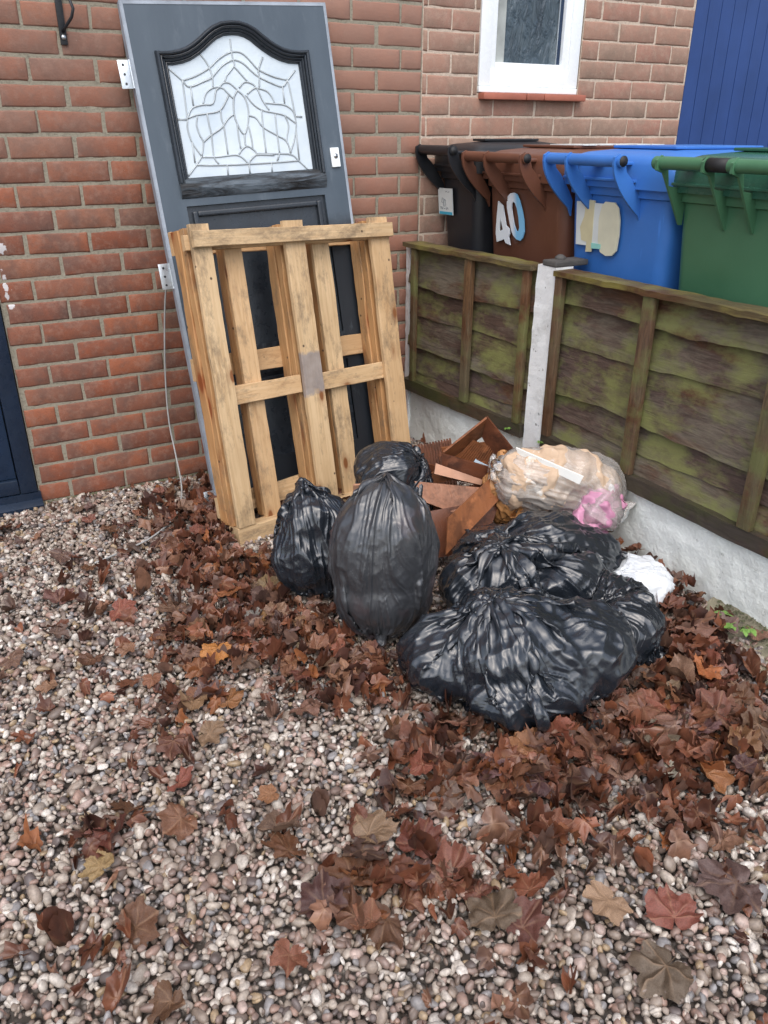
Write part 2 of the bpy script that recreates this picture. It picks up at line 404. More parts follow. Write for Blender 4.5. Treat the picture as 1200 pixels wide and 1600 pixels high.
def paper_mat():
    t = NT('crumpled brown packing paper'); c = t.ramp(t.noise(7, 5), [(.3, (.50,.35,.235)), (.7, (.60,.45,.32))])
    c = t.mix(t.ramp(t.noise(11, 5, .6), [(.60, 0.0), (.66, .9)]), c, (.80,.76,.70))
    return t.fin(c, .65, t.bump(t.noise(30, 5, .65), .5, .006), .3)
M['paper'] = paper_mat()
M['paper_orange'] = plain('wet orange brown paper', (.44,.21,.075), .55, var=.3, bump=.6, bs=25)
M['pink'] = plain('pink plastic packet', (.56,.25,.38), .5, var=.22, bump=.3)
def card(name, a, b):
    t = NT(name); g = t.noise(30, 6, .65, t.mapping((1, .25, .6), None), .9); n = t.noise(9, 6, .7)
    c = t.mix(g, a, b); c = t.mix(t.ramp(n, [(.48, 0.0), (.62, .75)]), c, tuple(x*.42 for x in a))
    c = t.mix(t.ramp(t.noise(17, 4, .6), [(.60, 0.0), (.70, .5)]), c, tuple(min(1, x*1.7) for x in b))
    return t.fin(c, t.ramp(n, [(.35, .25), (.65, .6)]), t.bump(g, .6, .004), .5)
M['card'] = card('reddish brown laminated board', (.20,.072,.030), (.32,.125,.052))
M['card_dark'] = card('dark brown laminated board', (.10,.032,.016), (.17,.062,.03))
M['tanboard'] = plain('pinkish tan board', (.40,.21,.13), .6, var=.35, bump=.4, bs=30)
M['whitewood'] = plain('white painted lath', (.80,.80,.76), .45, var=.06)
M['label_blue'] = plain('pale blue paper label', (.50,.62,.72), .5, var=.15)
def clear_mat():
    t = NT('clear plastic film'); t.m.node_tree.nodes.remove(t.b)
    tr = t.n('ShaderNodeBsdfTransparent'); gl = t.n('ShaderNodeBsdfGlossy'); gl.inputs['Roughness'].default_value = .12
    di = t.n('ShaderNodeBsdfDiffuse'); di.inputs['Color'].default_value = (.80,.76,.71,1)
    nb = t.bump(t.noise(45, 4), .5, .006); t.l(nb, gl.inputs['Normal'])
    m1 = t.n('ShaderNodeMixShader'); fr = t.n('ShaderNodeFresnel'); fr.inputs['IOR'].default_value = 1.5; t.l(nb, fr.inputs['Normal'])
    m2 = t.n('ShaderNodeMixShader'); m2.inputs[0].default_value = .30
    t.l(tr.outputs[0], m2.inputs[1]); t.l(di.outputs[0], m2.inputs[2])
    t.l(fr.outputs[0], m1.inputs[0]); t.l(m2.outputs[0], m1.inputs[1]); t.l(gl.outputs[0], m1.inputs[2])
    t.l(m1.outputs[0], t.out.inputs['Surface']); return t.m
M['clear'] = clear_mat()

def pebble_mat():
    t = NT('gravel pebble'); c = t.attr('tint')
    c = t.mix(t.ramp(t.noise(160, 4, .6), [(.35, .45), (.6, 0.0)]), c, (.12,.10,.09))
    c = t.mix(t.ramp(t.noise(1.4, 4), [(.4, 0.0), (.7, .22)]), c, (.16,.11,.08))
    return t.fin(c, t.ramp(t.noise(25, 3), [(.35, .28), (.65, .55)]), t.bump(t.noise(300, 3), .25, .001), .5)
M['pebble'] = pebble_mat()
def ground_mat():
    t = NT('gravel bed'); vo = t.n('ShaderNodeTexVoronoi'); vo.inputs['Scale'].default_value = 52; t.l(t.co, vo.inputs['Vector'])
    hsv = t.n('ShaderNodeSeparateColor'); t.l(vo.outputs['Color'], hsv.inputs[0])
    c = t.ramp(hsv.outputs[0], [(0, (.10,.08,.07)), (.4, (.24,.20,.18)), (.8, (.38,.34,.31)), (1, (.5,.47,.44))])
    c = t.mix(t.ramp(vo.outputs['Distance'], [(.25, 0.0), (.55, .9)]), c, (.07,.058,.048))
    bm = t.bump(t.ramp(vo.outputs['Distance'], [(0, 1.0), (.6, 0.0)]), 1.0, .012)
    return t.fin(c, .55, bm, .4)
M['ground'] = ground_mat()
def leaf_mat(name, tint_attr):
    t = NT(name); c = t.attr('tint') if tint_attr else t.n('ShaderNodeObjectInfo').outputs['Color']
    v = t.attr('vein', 'Fac')
    n = t.noise(28, 5, .6)
    dk = t.mix(1.0, c, (.42,.38,.36), 'MULTIPLY')
    c2 = t.mix(t.ramp(n, [(.38, 0.0), (.68, .8)]), c, dk)
    br = t.mix(.45, c, (.42,.26,.15))
    c3 = t.mix(t.math('MULTIPLY', v, .55), c2, br)
    bm = t.bump(v, .4, .004); bm = t.bump(t.noise(60, 5), .5, .004, bm)
    t.b.inputs['Coat Weight'].default_value = .12; t.b.inputs['Coat Roughness'].default_value = .25
    return t.fin(c3, t.ramp(n, [(.3, .32), (.7, .6)]), bm, .45)
M['leaf'] = leaf_mat('wet maple leaf', False)
M['litter'] = leaf_mat('wet leaf litter', True)
M['weed'] = plain('fresh green leaf', (.16,.30,.06), .45, var=.25)
M['moss'] = plain('dark moss and grit', (.10,.105,.055), .9, var=.5, bump=.8, bs=60)
M['soil'] = plain('gritty pale soil', (.22,.20,.14), .9, var=.45, bump=1.0, bs=120)
M['cable'] = plain('grey cable sheath', (.34,.34,.33), .45)
M['slate'] = plain('grey slate', (.16,.19,.20), .4, var=.3)
M['greenbox'] = plain('dark green plastic', (.02,.03,.024), .4)
M['dark_room'] = plain('unlit room', (.05,.05,.05), .9)

# ------------------------------------------------------------------ setting
g = MB(); g.box(-25, 25, -25, 0.0, -.30, -.022); o = g.build('gravel_ground', M['ground']); tag(o, kind='structure')
g = MB(); g.box(1.80, 25, -25, 0.0, -.30, .262); o = g.build('neighbour_path', M['concrete']); tag(o, kind='structure')

# ------------------------------------------------------------------ brick walls
def brick_field(x0, x1, zmax, course, pitch, joint, perp, zoff, holes, seed, y=0.0, cut_l=0, cut_r=0):
    r = random.Random(seed); V = []; F = []; nx, nz = 9, 5; base = 0
    n = 0
    gx, gz = np.meshgrid(np.linspace(0, 1, nx), np.linspace(0, 1, nz))
    # squeeze the outer ring so that each arris is a narrow rounded edge
    def warp(a): b = a.copy(); k = .045; b = np.where(a <= 0, 0, np.where(a >= 1, 1, k + (a - 1/8) / (6/8) * (1 - 2*k))) if len(a[0]) == nx else b; return b
    gxw = np.where(gx <= 0, 0, np.where(gx >= 1, 1, .03 + (gx - 1/(nx-1)) / (1 - 2/(nx-1)) * .94))
    gzw = np.where(gz <= 0, 0, np.where(gz >= 1, 1, .08 + (gz - 1/(nz-1)) / (1 - 2/(nz-1)) * .84))
    edge = (gx <= 0) | (gx >= 1) | (gz <= 0) | (gz >= 1)
    Q = np.array([(i*nx+j, i*nx+j+1, (i+1)*nx+j+1, (i+1)*nx+j) for i in range(nz-1) for j in range(nx-1)])
    row = int(math.floor((-.08 - zoff) / course))
    while True:
        zb = zoff + row * course
        if zb > zmax: break
        ph = perp(row); k = math.floor((x0 - ph) / pitch)
        while ph + k * pitch < x1:
            a, b = ph + k * pitch + joint/2, ph + (k+1) * pitch - joint/2; k += 1
            a += r.uniform(-.002, .002); b += r.uniform(-.002, .002)
            a, b = max(a, x0 + .001), min(b, x1 - .001)
            za, zc = zb + joint/2 + r.uniform(-.0015, .0015), zb + course - joint/2 + r.uniform(-.0015, .0015)
            segs = [(a, b)]
            for hx0, hx1, hz0, hz1 in holes:
                if za + .01 < hz1 and zc - .01 > hz0:
                    ns = []
                    for s0, s1 in segs:
                        if s1 <= hx0 or s0 >= hx1: ns.append((s0, s1)); continue
                        if s0 < hx0 - .02: ns.append((s0, hx0 - .004))
                        if s1 > hx1 + .02: ns.append((hx1 + .004, s1))
                    segs = ns
            for s0, s1 in segs:
                if s1 - s0 < .015: continue
                X = s0 + gxw * (s1 - s0); Z = za + gzw * (zc - za)
                P = np.stack([X, np.zeros_like(X), Z], -1)
                jig = vnoise(P, 55, seed) * .0016
                X = X + np.where(edge, jig, 0); Z = Z + np.where(edge, np.roll(jig, 3), 0)
                Z = Z + (gx - .5) * r.uniform(-.0025, .0025)
                Y = y + r.uniform(-.0016, .0010) + (gx - .5) * r.uniform(-.002, .002) + vnoise(P, 90, seed + 5) * .0009 + np.where(edge, .0022 + abs(vnoise(P, 70, seed+9)) * .0015, 0)
                # skirt back into the mortar
                top = np.stack([X, Y, Z], -1).reshape(-1, 3)
                ring = [j for j in range(nx)] + [i*nx+nx-1 for i in range(1, nz)] + [(nz-1)*nx+j for j in range(nx-2, -1, -1)] + [i*nx for i in range(nz-2, 0, -1)]
                sk = top[ring].copy(); sk[:, 1] = y + .02
                V.append(top); V.append(sk); F.append(Q + base)
                nr = len(ring); rr = np.array(ring)
                F.append(np.stack([rr + base, base + nx*nz + np.arange(nr), base + nx*nz + (np.arange(nr)+1) % nr, np.roll(rr, -1) + base], -1))
                base += nx*nz + nr; n += 1
        row += 1
    return np.concatenate(V), [np.concatenate(F)]

def mortar_slab(x0, x1, z0, z1, holes, y0):
    mb = MB(); xs = sorted({x0, x1, *[h[0] for h in holes], *[h[1] for h in holes]}); zs = sorted({z0, z1, *[h[2] for h in holes], *[h[3] for h in holes]})
    xs = [x for x in xs if x0 <= x <= x1]; zs = [z for z in zs if z0 <= z <= z1]
    for i in range(len(xs)-1):
        for j in range(len(zs)-1):
            cx, cz = (xs[i]+xs[i+1])/2, (zs[j]+zs[j+1])/2
            if any(h[0] < cx < h[1] and h[2] < cz < h[3] for h in holes): continue
            mb.box(xs[i], xs[i+1], y0, .22, zs[j], zs[j+1])
    return mb

XJ = 1.7155
holesL = [(-1.12, -.128, -.3, 2.12)]
houseL = empty('brick_house', (0, .2, 0), None, 'red brick house with thick grey mortar and a navy front door, behind the leaning door', 'house', 'the pair of brick houses')
V, F = brick_field(-3.2, XJ - .004, 4.4, .0830, .2296, .0118, lambda r: 0.0 if r % 2 == 0 else .1148, 0.0, holesL, 3)
wallL = mesh_obj('brick_wall', V - np.array([0, .2, 0]), F, M['brickL'], houseL)
wallL.data.materials[0] = M['brickL']
mm_ = mortar_slab(-3.2, XJ, -.3, 4.4, holesL, .0028); mort = mm_.build('mortar', M['mortarL'], wallL); mort.location = (0, -.2, 0)
# front door of our house
fd = MB(); X0, X1 = -1.12, -.130
fd.box(X0+.002, X0+.07, -.012, .09, .06, 2.11, .006); fd.box(X1-.068, X1-.002, -.012, .09, .06, 2.11, .006); fd.box(X0+.07, X1-.07, -.0105, .09, 2.04, 2.11, .006)
fd.box(X0+.07, X1-.07, -.0105, .09, .062, .125, .006)
door_ = fd.build('front_door', M['navy_frame'], houseL); door_.location = (0, -.2, 0); smooth_angle(door_)
lf = MB(); lf.box(X0+.072, X1-.072, .006, .06, .127, 2.037, .004)
for (a, b, c, d) in ((X0+.15, X1-.15, .26, .95), (X0+.15, X1-.15, 1.08, 1.9)):
    lf.box(a, b, -.006, .008, c, c+.03, .005); lf.box(a, b, -.006, .008, d-.03, d, .005)
    lf.box(a, a+.03, -.0055, .008, c+.03, d-.03, .005); lf.box(b-.03, b, -.0055, .008, c+.03, d-.03, .005)
    lf.box(a+.06, b-.06, -.002, .008, c+.06, d-.06, .006)
x = lf.build('door_leaf', M['navy'], door_); smooth_angle(x)
sl = MB(); sl.prism([(-.052, -.045), (-.052, .012), (-.03, .024), (-.0125, .028), (-.0125, .058), (.09, .058), (.09, -.045)], X0, X1+.008, 'x')
x = sl.build('door_sill', M['navy_frame'], door_); smooth_angle(x, 25)

WX0, WX1, WZ0 = 2.012, 2.602, 1.585
holesR = [(WX0, WX1, WZ0 - .001, 2.72)]
houseR = empty('brick_house', (2.5, .2, 0), None, 'paler brick house with the small white window, behind the row of bins', 'house', 'the pair of brick houses')
V, F = brick_field(XJ + .004, 3.325, 4.4, .0830, .2420, .0085, lambda r: 2.711 if r % 2 else 2.832, -.0083, holesR, 11)
wallR = mesh_obj('brick_wall', V - np.array([2.5, .2, 0]), F, M['brickR'], houseR)
mort = mortar_slab(XJ + .001, 3.325, -.3, 4.4, holesR, .0028).build('mortar', M['mortarR'], wallR); mort.location = (-2.5, -.2, 0)
# window
wf = MB()
def frame(mb, x0, x1, z0, z1, w, ya, yb, bev=.004):
    mb.box(x0, x0+w, ya, yb, z0, z1, bev); mb.box(x1-w, x1, ya, yb, z0, z1, bev)
    mb.box(x0+w-.001, x1-w+.001, ya+.0005, yb, z0, z0+w, bev); mb.box(x0+w-.001, x1-w+.001, ya+.0005, yb, z1-w, z1, bev)
frame(wf, WX0+.003, WX1-.012, WZ0+.028, 2.70, .060, -.004, .08)
wf.box(WX0+.003, WX1-.014, -.010, .08, WZ0+.002, WZ0+.027, .003)
frame(wf, WX0+.055, WX1-.066, WZ0+.083, 2.65, .042, .006, .07, .006)
win = wf.build('window', M['upvc'], houseR); win.location = (-2.5, -.2, 0); smooth_angle(win)
p = MB(); p.box(WX0+.095, WX1-.108, .030, .038, WZ0+.122, 2.61); x = p.build('window_pane', M['wglass'], win)
p = MB(); p.box(WX0+.096, WX0+.155, .0255, .0295, WZ0+.123, 2.609); x = p.build('pale_pane_edge', M['curtain'], win)
p = MB(); p.box(WX1-.128, WX1-.109, .0245, .0295, WZ0+.123, 2.609); x = p.build('glazing_strip', M['black_strip'], win)
p = MB(); p.box(WX1-.134, WX1-.129, .0235, .0295, WZ0+.123, 2.609); x = p.build('spacer_bar', M['steel'], win)
for a, b in ((WX0+.008, 2.262), (2.266, 2.366), (2.370, WX1+.022)):
    p = MB(); p.box(a, b, -.042 + rnd.uniform(-.002, .002), .03, WZ0-.028, WZ0, .006); x = p.build('sill_tile', M['sill'], win); smooth_angle(x)

# straight joint between the two houses gets a mortar fillet as part of the right wall
# blue gate
gate = empty('blue_gate', (3.34, .02, .27), None, 'tall royal blue tongue and groove boarded gate at the corner of the pale brick house', 'gate')
gx = 3.333; k = 0
while gx < 4.55:
    w = .0935; mb = MB(); mb.box(gx - 3.34 + .0015, gx - 3.34 + w - .0015, -.012, .012, 0, 2.15, .0035)
    x = mb.build('plank', M['gate'], gate); gx += w
mb = MB(); mb.box(-.006, 1.24, .0125, .045, .25, .36); mb.box(-.006, 1.24, .0125, .045, 1.0, 1.11); mb.box(-.006, 1.24, .0125, .045, 1.8, 1.91); mb.build('gate_rail', M['gate'], gate)
# hanging bracket
br = empty('wall_bracket', (.245, -.002, 1.70), None, 'black iron hanging bracket screwed to the red brick wall near the top left', 'bracket')
mb = MB(); mb.box(-.012, .012, -.008, 0, -.005, .33, .003); a = mb.build('back_plate', M['black_iron'], br); smooth_angle(a)
mb = MB(); mb.tube([(0,-.008,.035),(.01,-.03,.05),(.028,-.055,.075),(.036,-.062,.10),(.030,-.055,.125),(.016,-.04,.145),(.012,-.03,.175),(.014,-.06,.21),(.01,-.14,.27),(.0,-.24,.30)], .0052, 8); mb.build('scroll_arm', M['black_iron'], br, True)
mb = MB(); mb.tube([(0,-.008,.018),(0,-.0125,.018)], .008, 10); mb.tube([(0,-.008,.30),(0,-.0125,.30)], .008, 10); mb.build('screw', M['steel'], br, True)

# ------------------------------------------------------------------ helper: rotation as used to place the leaning things
def rotm(yaw, tilt, roll):
    c, s = math.cos, math.sin
    Rz = Matrix(((c(yaw),-s(yaw),0),(s(yaw),c(yaw),0),(0,0,1)))
    Rx = Matrix(((1,0,0),(0,c(tilt),-s(tilt)),(0,s(tilt),c(tilt))))
    Ry = Matrix(((c(roll),0,s(roll)),(0,1,0),(-s(roll),0,c(roll))))
    return Rz @ Rx @ Ry

# ------------------------------------------------------------------ old leaning door
dr = empty('old_door', (.522, -.397, -.04), rotm(-.048, -.193, -.048), 'old dark grey door with arched leaded glass, leaning on the brick wall', 'door')
W_, H_ = .794, 1.934
arch = [(.091,1.772),(.118,1.770),(.149,1.771),(.180,1.776),(.207,1.784),(.235,1.798),(.261,1.815),(.290,1.836),(.318,1.853),(.355,1.867),(.395,1.871),(.430,1.869),(.461,1.860),(.490,1.845),(.514,1.825),(.538,1.807),(.561,1.792),(.590,1.778),(.619,1.770),(.650,1.767),(.696,1.768)]
def inset_arch(d):
    n = len(arch); out = []
    for i, (a, b) in enumerate(arch):
        p0 = arch[max(i-1, 0)]; p1 = arch[min(i+1, n-1)]; tx, tz = p1[0]-p0[0], p1[1]-p0[1]; l = math.hypot(tx, tz)
        nx_, nz_ = tz/l, -tx/l
        out.append((a + nx_*d, b + nz_*d))
    # ends go in sideways too
    out[0] = (arch[0][0] + d, out[0][1]); out[-1] = (arch[-1][0] - d, out[-1][1])
    out = [q for i, q in enumerate(out) if i in (0, n-1) or (q[0] > out[0][0] + .001 and q[0] < out[-1][0] - .001)]
    return out
zb = 1.318
def loop(d, bot=None):
    a = inset_arch(d); zb_ = (zb + d) if bot is None else bot
    return [(a[0][0], zb_)] + a + [(a[-1][0], zb_)]
# the slab: stiles, rails and the area over the arch, cut round the opening
op = loop(.012)
mb = MB(); T = .044
left_x, right_x = op[0][0], op[-1][0]
mb.prism([(0, .0), (left_x, .0), (left_x, H_), (0, H_)], 0, T)
mb.prism([(right_x, .0), (W_, .0), (W_, H_), (right_x, H_)], 0, T)
mb.prism([(left_x, .0), (right_x, .0), (right_x, .20), (left_x, .20)], .0003, T)
mb.prism([(left_x, .56), (right_x, .56), (right_x, .68), (left_x, .68)], .0003, T)
mb.prism([(left_x, 1.235), (right_x, 1.235), (right_x, 1.318), (left_x, 1.318)], .0003, T)
ar = op[1:-1]
for i in range(len(ar)-1):
    a, b = ar[i], ar[i+1]; mb.prism([a, b, (b[0], H_), (a[0], H_)], .0001, T)
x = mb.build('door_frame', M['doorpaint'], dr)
mb = MB(); mb.box(left_x-.005, right_x+.005, .014, .034, .19, .57); mb.box(left_x-.005, right_x+.005, .014, .034, .67, 1.24); mb.build('lower_panel', M['moulding'], dr)  # black panel colour stands in for the shade behind the pallet
mb = MB()
for (za, zc) in ((.20, .56), (.68, 1.235)):
    for xx in (.02, right_x - left_x - .04): mb.box(left_x+xx, left_x+xx+.02, -.004, .02, za+.02, zc-.02, .006)
    mb.box(left_x+.04, right_x-.04, -.0035, .02, zc-.04, zc-.02, .006)
mb.build('panel_bead', M['moulding'], dr)  # beads blackened along with the panels, same painted pallet shade
# stacked mouldings round the glass
def molding(name, d0, d1, y0, y1, mat):
    A, B = loop(d0, zb), loop(d1, zb)
    n = min(len(A), len(B))
    def resample(L, n=60):
        L = [Vector((a, b)) for a, b in L]; ln = [0]
        for i in range(1, len(L)): ln.append(ln[-1] + (L[i]-L[i-1]).length)
        return L, ln
    # sample both loops at the same normal positions: use projection from loop A on offset
    PA = []; PB = []
    for (a0, b0) in A: PA.append((a0, b0))
    for (a0, b0) in A:
        # nearest point on B polyline
        best = None
        for i in range(len(B)-1):
            p, q = Vector(B[i]), Vector(B[i+1]); t = max(0, min(1, (Vector((a0, b0))-p).dot(q-p)/max((q-p).length_squared, 1e-9))); r = p+(q-p)*t
            dd = (r-Vector((a0, b0))).length
            if best is None or dd < best[0]: best = (dd, r)
        PB.append(tuple(best[1]))
    PB[0] = B[0]; PB[1] = B[1]; PB[-1] = B[-1]; PB[-2] = B[-2]
    n = len(PA); prof = []
    for t in np.linspace(0, 1, 7):
        yy = y0 + (y1 - y0) * t - math.sin(math.pi * t) * .006
        prof.append([(PA[i][0]*(1-t)+PB[i][0]*t, yy, PA[i][1]*(1-t)+PB[i][1]*t) for i in range(n)])
    V = [q for r in prof for q in r]; F = [(r*n+i, r*n+i+1, (r+1)*n+i+1, (r+1)*n+i) for r in range(6) for i in range(n-1)]
    m_ = MB(); m_.add(V, F)
    return m_
mo = molding('a', .0, .014, -.012, -.016, None)
for args in ((.014, .024, -.010, -.008), (.024, .034, -.004, .004), (.034, .044, .002, .013)):
    q = molding('a', *args, None); mo.add(q.v, q.f)
# outer skirt
q = loop(0, zb); mo.add([(a, -.012, b) for a, b in q] + [(a-.001, .002, b) for a, b in q], [(i, i+1, i+1+len(q), i+len(q)) for i in range(len(q)-1)])
x = mo.build('arch_moulding', M['moulding'], dr); smooth_angle(x, 35)
gl = loop(.040, 1.335)
mb = MB(); mb.add([(a, .0135, b) for a, b in gl], [tuple(range(len(gl)))]); mb.add([(a, .0175, b) for a, b in gl], [tuple(range(len(gl)))])
glass = mb.build('leaded_glass', M['frosted'], dr)
LEAD = [[(136,1717),(178,1677),(205,1655),(295,1686)],[(178,1677),(229,1690),(289,1717),(333,1748),(384,1770),(425,1767),(456,1739),(484,1708),(544,1681),(598,1669)],[(205,1655),(267,1674),(295,1686),(340,1723),(388,1743),(424,1732),(455,1703),(482,1682),(528,1660),(572,1646),(598,1669),(635,1702)],[(389,1815),(387,1770),(388,1743),(387,1722),(351,1688),(342,1670)],[(387,1722),(406,1699),(431,1668)],[(264,1764),(286,1729),(295,1686),(291,1649)],[(509,1751),(484,1708),(482,1682),(475,1643)],[(178,1677),(175,1612),(170,1543),(165,1510),(173,1463),(201,1412)],[(205,1655),(203,1590)],[(572,1646),(571,1585)],[(598,1669),(604,1608),(608,1538)],[(135,1545),(170,1543)],[(608,1538),(637,1534)],[(170,1543),(196,1581),(242,1592),(280,1595),(300,1638),(314,1648)],[(175,1548),(209,1557),(250,1561),(305,1571),(347,1621)],[(242,1594),(258,1629),(291,1649),(326,1648),(348,1626),(363,1610)],[(314,1648),(335,1665),(358,1664),(379,1646),(385,1638)],[(385,1638),(366,1610),(357,1559),(364,1517),(385,1481),(408,1525),(417,1572),(409,1614),(385,1638)],[(394,1646),(418,1665),(448,1660),(468,1638),(480,1601),(502,1564)],[(423,1624),(450,1641),(469,1643),(504,1632),(522,1610),(528,1589)],[(416,1622),(441,1587),(474,1565),(528,1552),(564,1542),(593,1522),(607,1511)],[(491,1590),(527,1586),(570,1580),(599,1560),(607,1532),(604,1494),(587,1446),(563,1403)],[(305,1571),(304,1535),(308,1509),(305,1413)],[(356,1554),(329,1539),(299,1509),(253,1485),(216,1461)],[(211,1552),(202,1524),(207,1488),(216,1461),(201,1412)],[(250,1561),(251,1517),(253,1485),(248,1409),(263,1381)],[(363,1522),(360,1480),(361,1432)],[(385,1481),(382,1447),(386,1438)],[(408,1509),(411,1456),(409,1429)],[(415,1548),(444,1537),(466,1504),(520,1471),(555,1448),(567,1403)],[(471,1565),(466,1504),(462,1409)],[(524,1549),(520,1471),(519,1406)],[(564,1542),(574,1507),(561,1469),(555,1448)],[(351,1411),(363,1426),(386,1438),(406,1429),(421,1409),(392,1386),(384,1373),(363,1396),(335,1409),(262,1406),(203,1409)],[(421,1409),(490,1405),(566,1398),(597,1371),(640,1328)],[(392,1384),(420,1404),(495,1399)],[(519,1406),(504,1377)],[(174,1382),(262,1376),(384,1373),(491,1372),(598,1373)],[(201,1412),(174,1382),(135,1345)],[(173,1463),(170,1390)],[(603,1489),(598,1373)],[(295,1374),(292,1336)],[(384,1373),(382,1338)],[(478,1370),(475,1334)]]
mb = MB()
def spline(pts, k=4):
    if len(pts) < 3: return pts
    out = []
    for i in range(len(pts)-1):
        p0 = pts[max(i-1, 0)]; p1 = pts[i]; p2 = pts[i+1]; p3 = pts[min(i+2, len(pts)-1)]
        for j in range(k):
            t = j/k; out.append(tuple(.5*((2*p1[c])+(-p0[c]+p2[c])*t+(2*p0[c]-5*p1[c]+4*p2[c]-p3[c])*t*t+(-p0[c]+3*p1[c]-3*p2[c]+p3[c])*t**3) for c in range(len(p1))))
    out.append(tuple(pts[-1])); return out
for i, L in enumerate(LEAD):
    pts = [(a/1000, .0128, b/1000) for a, b in L]
    mb.tube(spline(pts, 4), .0036, 5)
mb.build('lead_strips', M['lead'], glass, True)
# cracked cross rail under the glass
V = []; F = []; nx, nz = 90, 10
for i in range(nz):
    for j in range(nx):
        u = left_x - .012 + (right_x - left_x + .024) * j/(nx-1); v = 1.262 + .074 * i/(nz-1)
        yy = -.014 * math.sin(math.pi * min(1, (i+.001)/(nz-1)))**.5
        V.append((u, yy, v))
V = np.array(V); V[:, 1] += vnoise(V * np.array([.18, 1, 1]), 75, 4) * .004 * (np.abs(V[:, 1]) > .002)
F = np.array([(i*nx+j, i*nx+j+1, (i+1)*nx+j+1, (i+1)*nx+j) for i in range(nz-1) for j in range(nx-1)])
mesh_obj('weather_bead', V, F, M['crack'], dr, True)
mb = MB(); mb.box(-.0035, -.0005, -.001, .046, .0, H_); mb.box(W_+.0005, W_+.003, -.001, .046, .0, H_); mb.box(-.003, W_+.003, -.001, .046, H_+.0005, H_+.003)
mb.box(.0, .010, -.0015, -.0002, .0, H_); mb.box(W_-.008, W_, -.0015, -.0002, .6, H_); mb.box(.0105, W_-.0085, -.0015, -.0002, H_-.009, H_)
mb.build('door_edge', M['dooredge'], dr)
# lock plate
mb = MB(); mb.box(.731, .769, -.010, -.0005, 1.336, 1.410, .003); lk = mb.build('lock_case', M['upvc'], dr); smooth_angle(lk)
mb = MB(); mb.tube([(.751, -.010, 1.378), (.751, -.0135, 1.378)], .0095, 20); mb.build('lock_cylinder', M['steel'], lk, True)
mb = MB(); mb.box(.7498, .7522, -.0142, -.0137, 1.371, 1.385); mb.build('keyway', M['black_iron'], lk)
for i, (za, zc) in enumerate(((1.653, 1.748), (.941, 1.037), (.024, .113))):
    mb = MB(); mb.box(-.048, -.007, .008, .0105, za, zc, .0008); mb.tube([(-.005, .006, za), (-.005, .006, zc)], .0048, 10)
    h = mb.build('hinge', M['steel'], dr); smooth_angle(h)
    mb = MB()
    for q in range(3): mb.tube([(-.030, .0078, za + .016 + q*(zc-za-.032)/2), (-.030, .0066, za + .016 + q*(zc-za-.032)/2)], .0045, 8)
    mb.build('screw_hole', M['black_iron'], h)

# ------------------------------------------------------------------ pallet
pal = empty('wooden_pallet', (.487, -.766, .02), rotm(.217, -.211, .032), 'pale wooden pallet standing on its end and leaning against the old grey door', 'pallet')
def board(name, x0, x1, y0, y1, z0, z1, mat, seed=0, warp=.0025):
    """a sawn board with slightly wavy arrises, subdivided along its length"""
    L = [x1-x0, y1-y0, z1-z0]; ax = int(np.argmax(L)); n = max(8, int(L[ax]/.02)); b = .0022
    o1, o2 = [k for k in range(3) if k != ax]
    lo = [x0, y0, z0]; hi = [x1, y1, z1]
    prof = [(lo[o1]+b, lo[o2]), (hi[o1]-b, lo[o2]), (hi[o1], lo[o2]+b), (hi[o1], hi[o2]-b), (hi[o1]-b, hi[o2]), (lo[o1]+b, hi[o2]), (lo[o1], hi[o2]-b), (lo[o1], lo[o2]+b)]
    V = []
    for i in range(n+1):
        for (a, c) in prof:
            q = [0, 0, 0]; q[ax] = lo[ax] + L[ax]*i/n; q[o1] = a; q[o2] = c; V.append(q)
    V = np.array(V, float); D = np.zeros_like(V)
    sc = np.ones(3); sc[ax] = .25
    for k in (o1, o2): D[:, k] = vnoise(V * sc, 26, seed*7+k) * warp + vnoise(V * sc, 90, seed*7+k+3) * warp*.4
    V += D
    F = [(i*8+k, i*8+(k+1) % 8, (i+1)*8+(k+1) % 8, (i+1)*8+k) for i in range(n) for k in range(8)]
    F += [tuple(range(8))[::-1], tuple(n*8+k for k in range(8))]
    cen = V.mean(0)
    mb_ = MB(); mb_.add(V - cen, F); ob = mb_.build(name, mat, pal); ob.location = cen
    return smooth_angle(ob, 30)
pal.scale = (.913, 1, .966)
dr.scale = (.988, 1, .990)
s = 1
for i, (a, b) in enumerate(((.006, .090), (.430, .528), (.888, .995))):
    board('front_board', a, b, 0, .021, .048, 1.183, M['pal_z2'] if i == 1 else M['pal_z'], s); s += 1
    c = (a + b) / 2
    board('stringer', a-.001, b-.006, .0435, .078, .05, 1.175, M['pal_side'], s); s += 1
    board('back_stringer', a-.006, b+.002, .081, .134, .05, 1.172, M['pal_side'], s, .004); s += 1
board('top_board', .004, 1.000, -.0225, -.001, 1.102, 1.158, M['pal_x'], 40, .002)
board('top_cross_block', -.012, .985, .0215, .043, 1.095, 1.150, M['pal_x'], 41)
for a, b in ((.035, .427), (.531, .955)): board('middle_board', a, b, .0215, .0425, .520 if a < .1 else .512, .592 if a < .1 else .583, M['pal_x'], int(a*100)+50)
for i, (a, b) in enumerate(((.168, .250), (.600, .690))):
    board('deck_slat', a, b, .046, .066, .045, 1.11, M['pal_z'], 60+i)
    board('slat_stringer', a+.002, b-.022, .068, .115, .05, 1.11, M['pal_side'], 70+i)
for z0 in (.07, .625, 1.09): board('back_cross_board', .0, .99, .1355, .155, z0, z0+.085, M['pal_x'], 80+int(z0*10))
board('bottom_block', .0, .985, .004, .07, -.045, .046, M['pal_x'], 90)
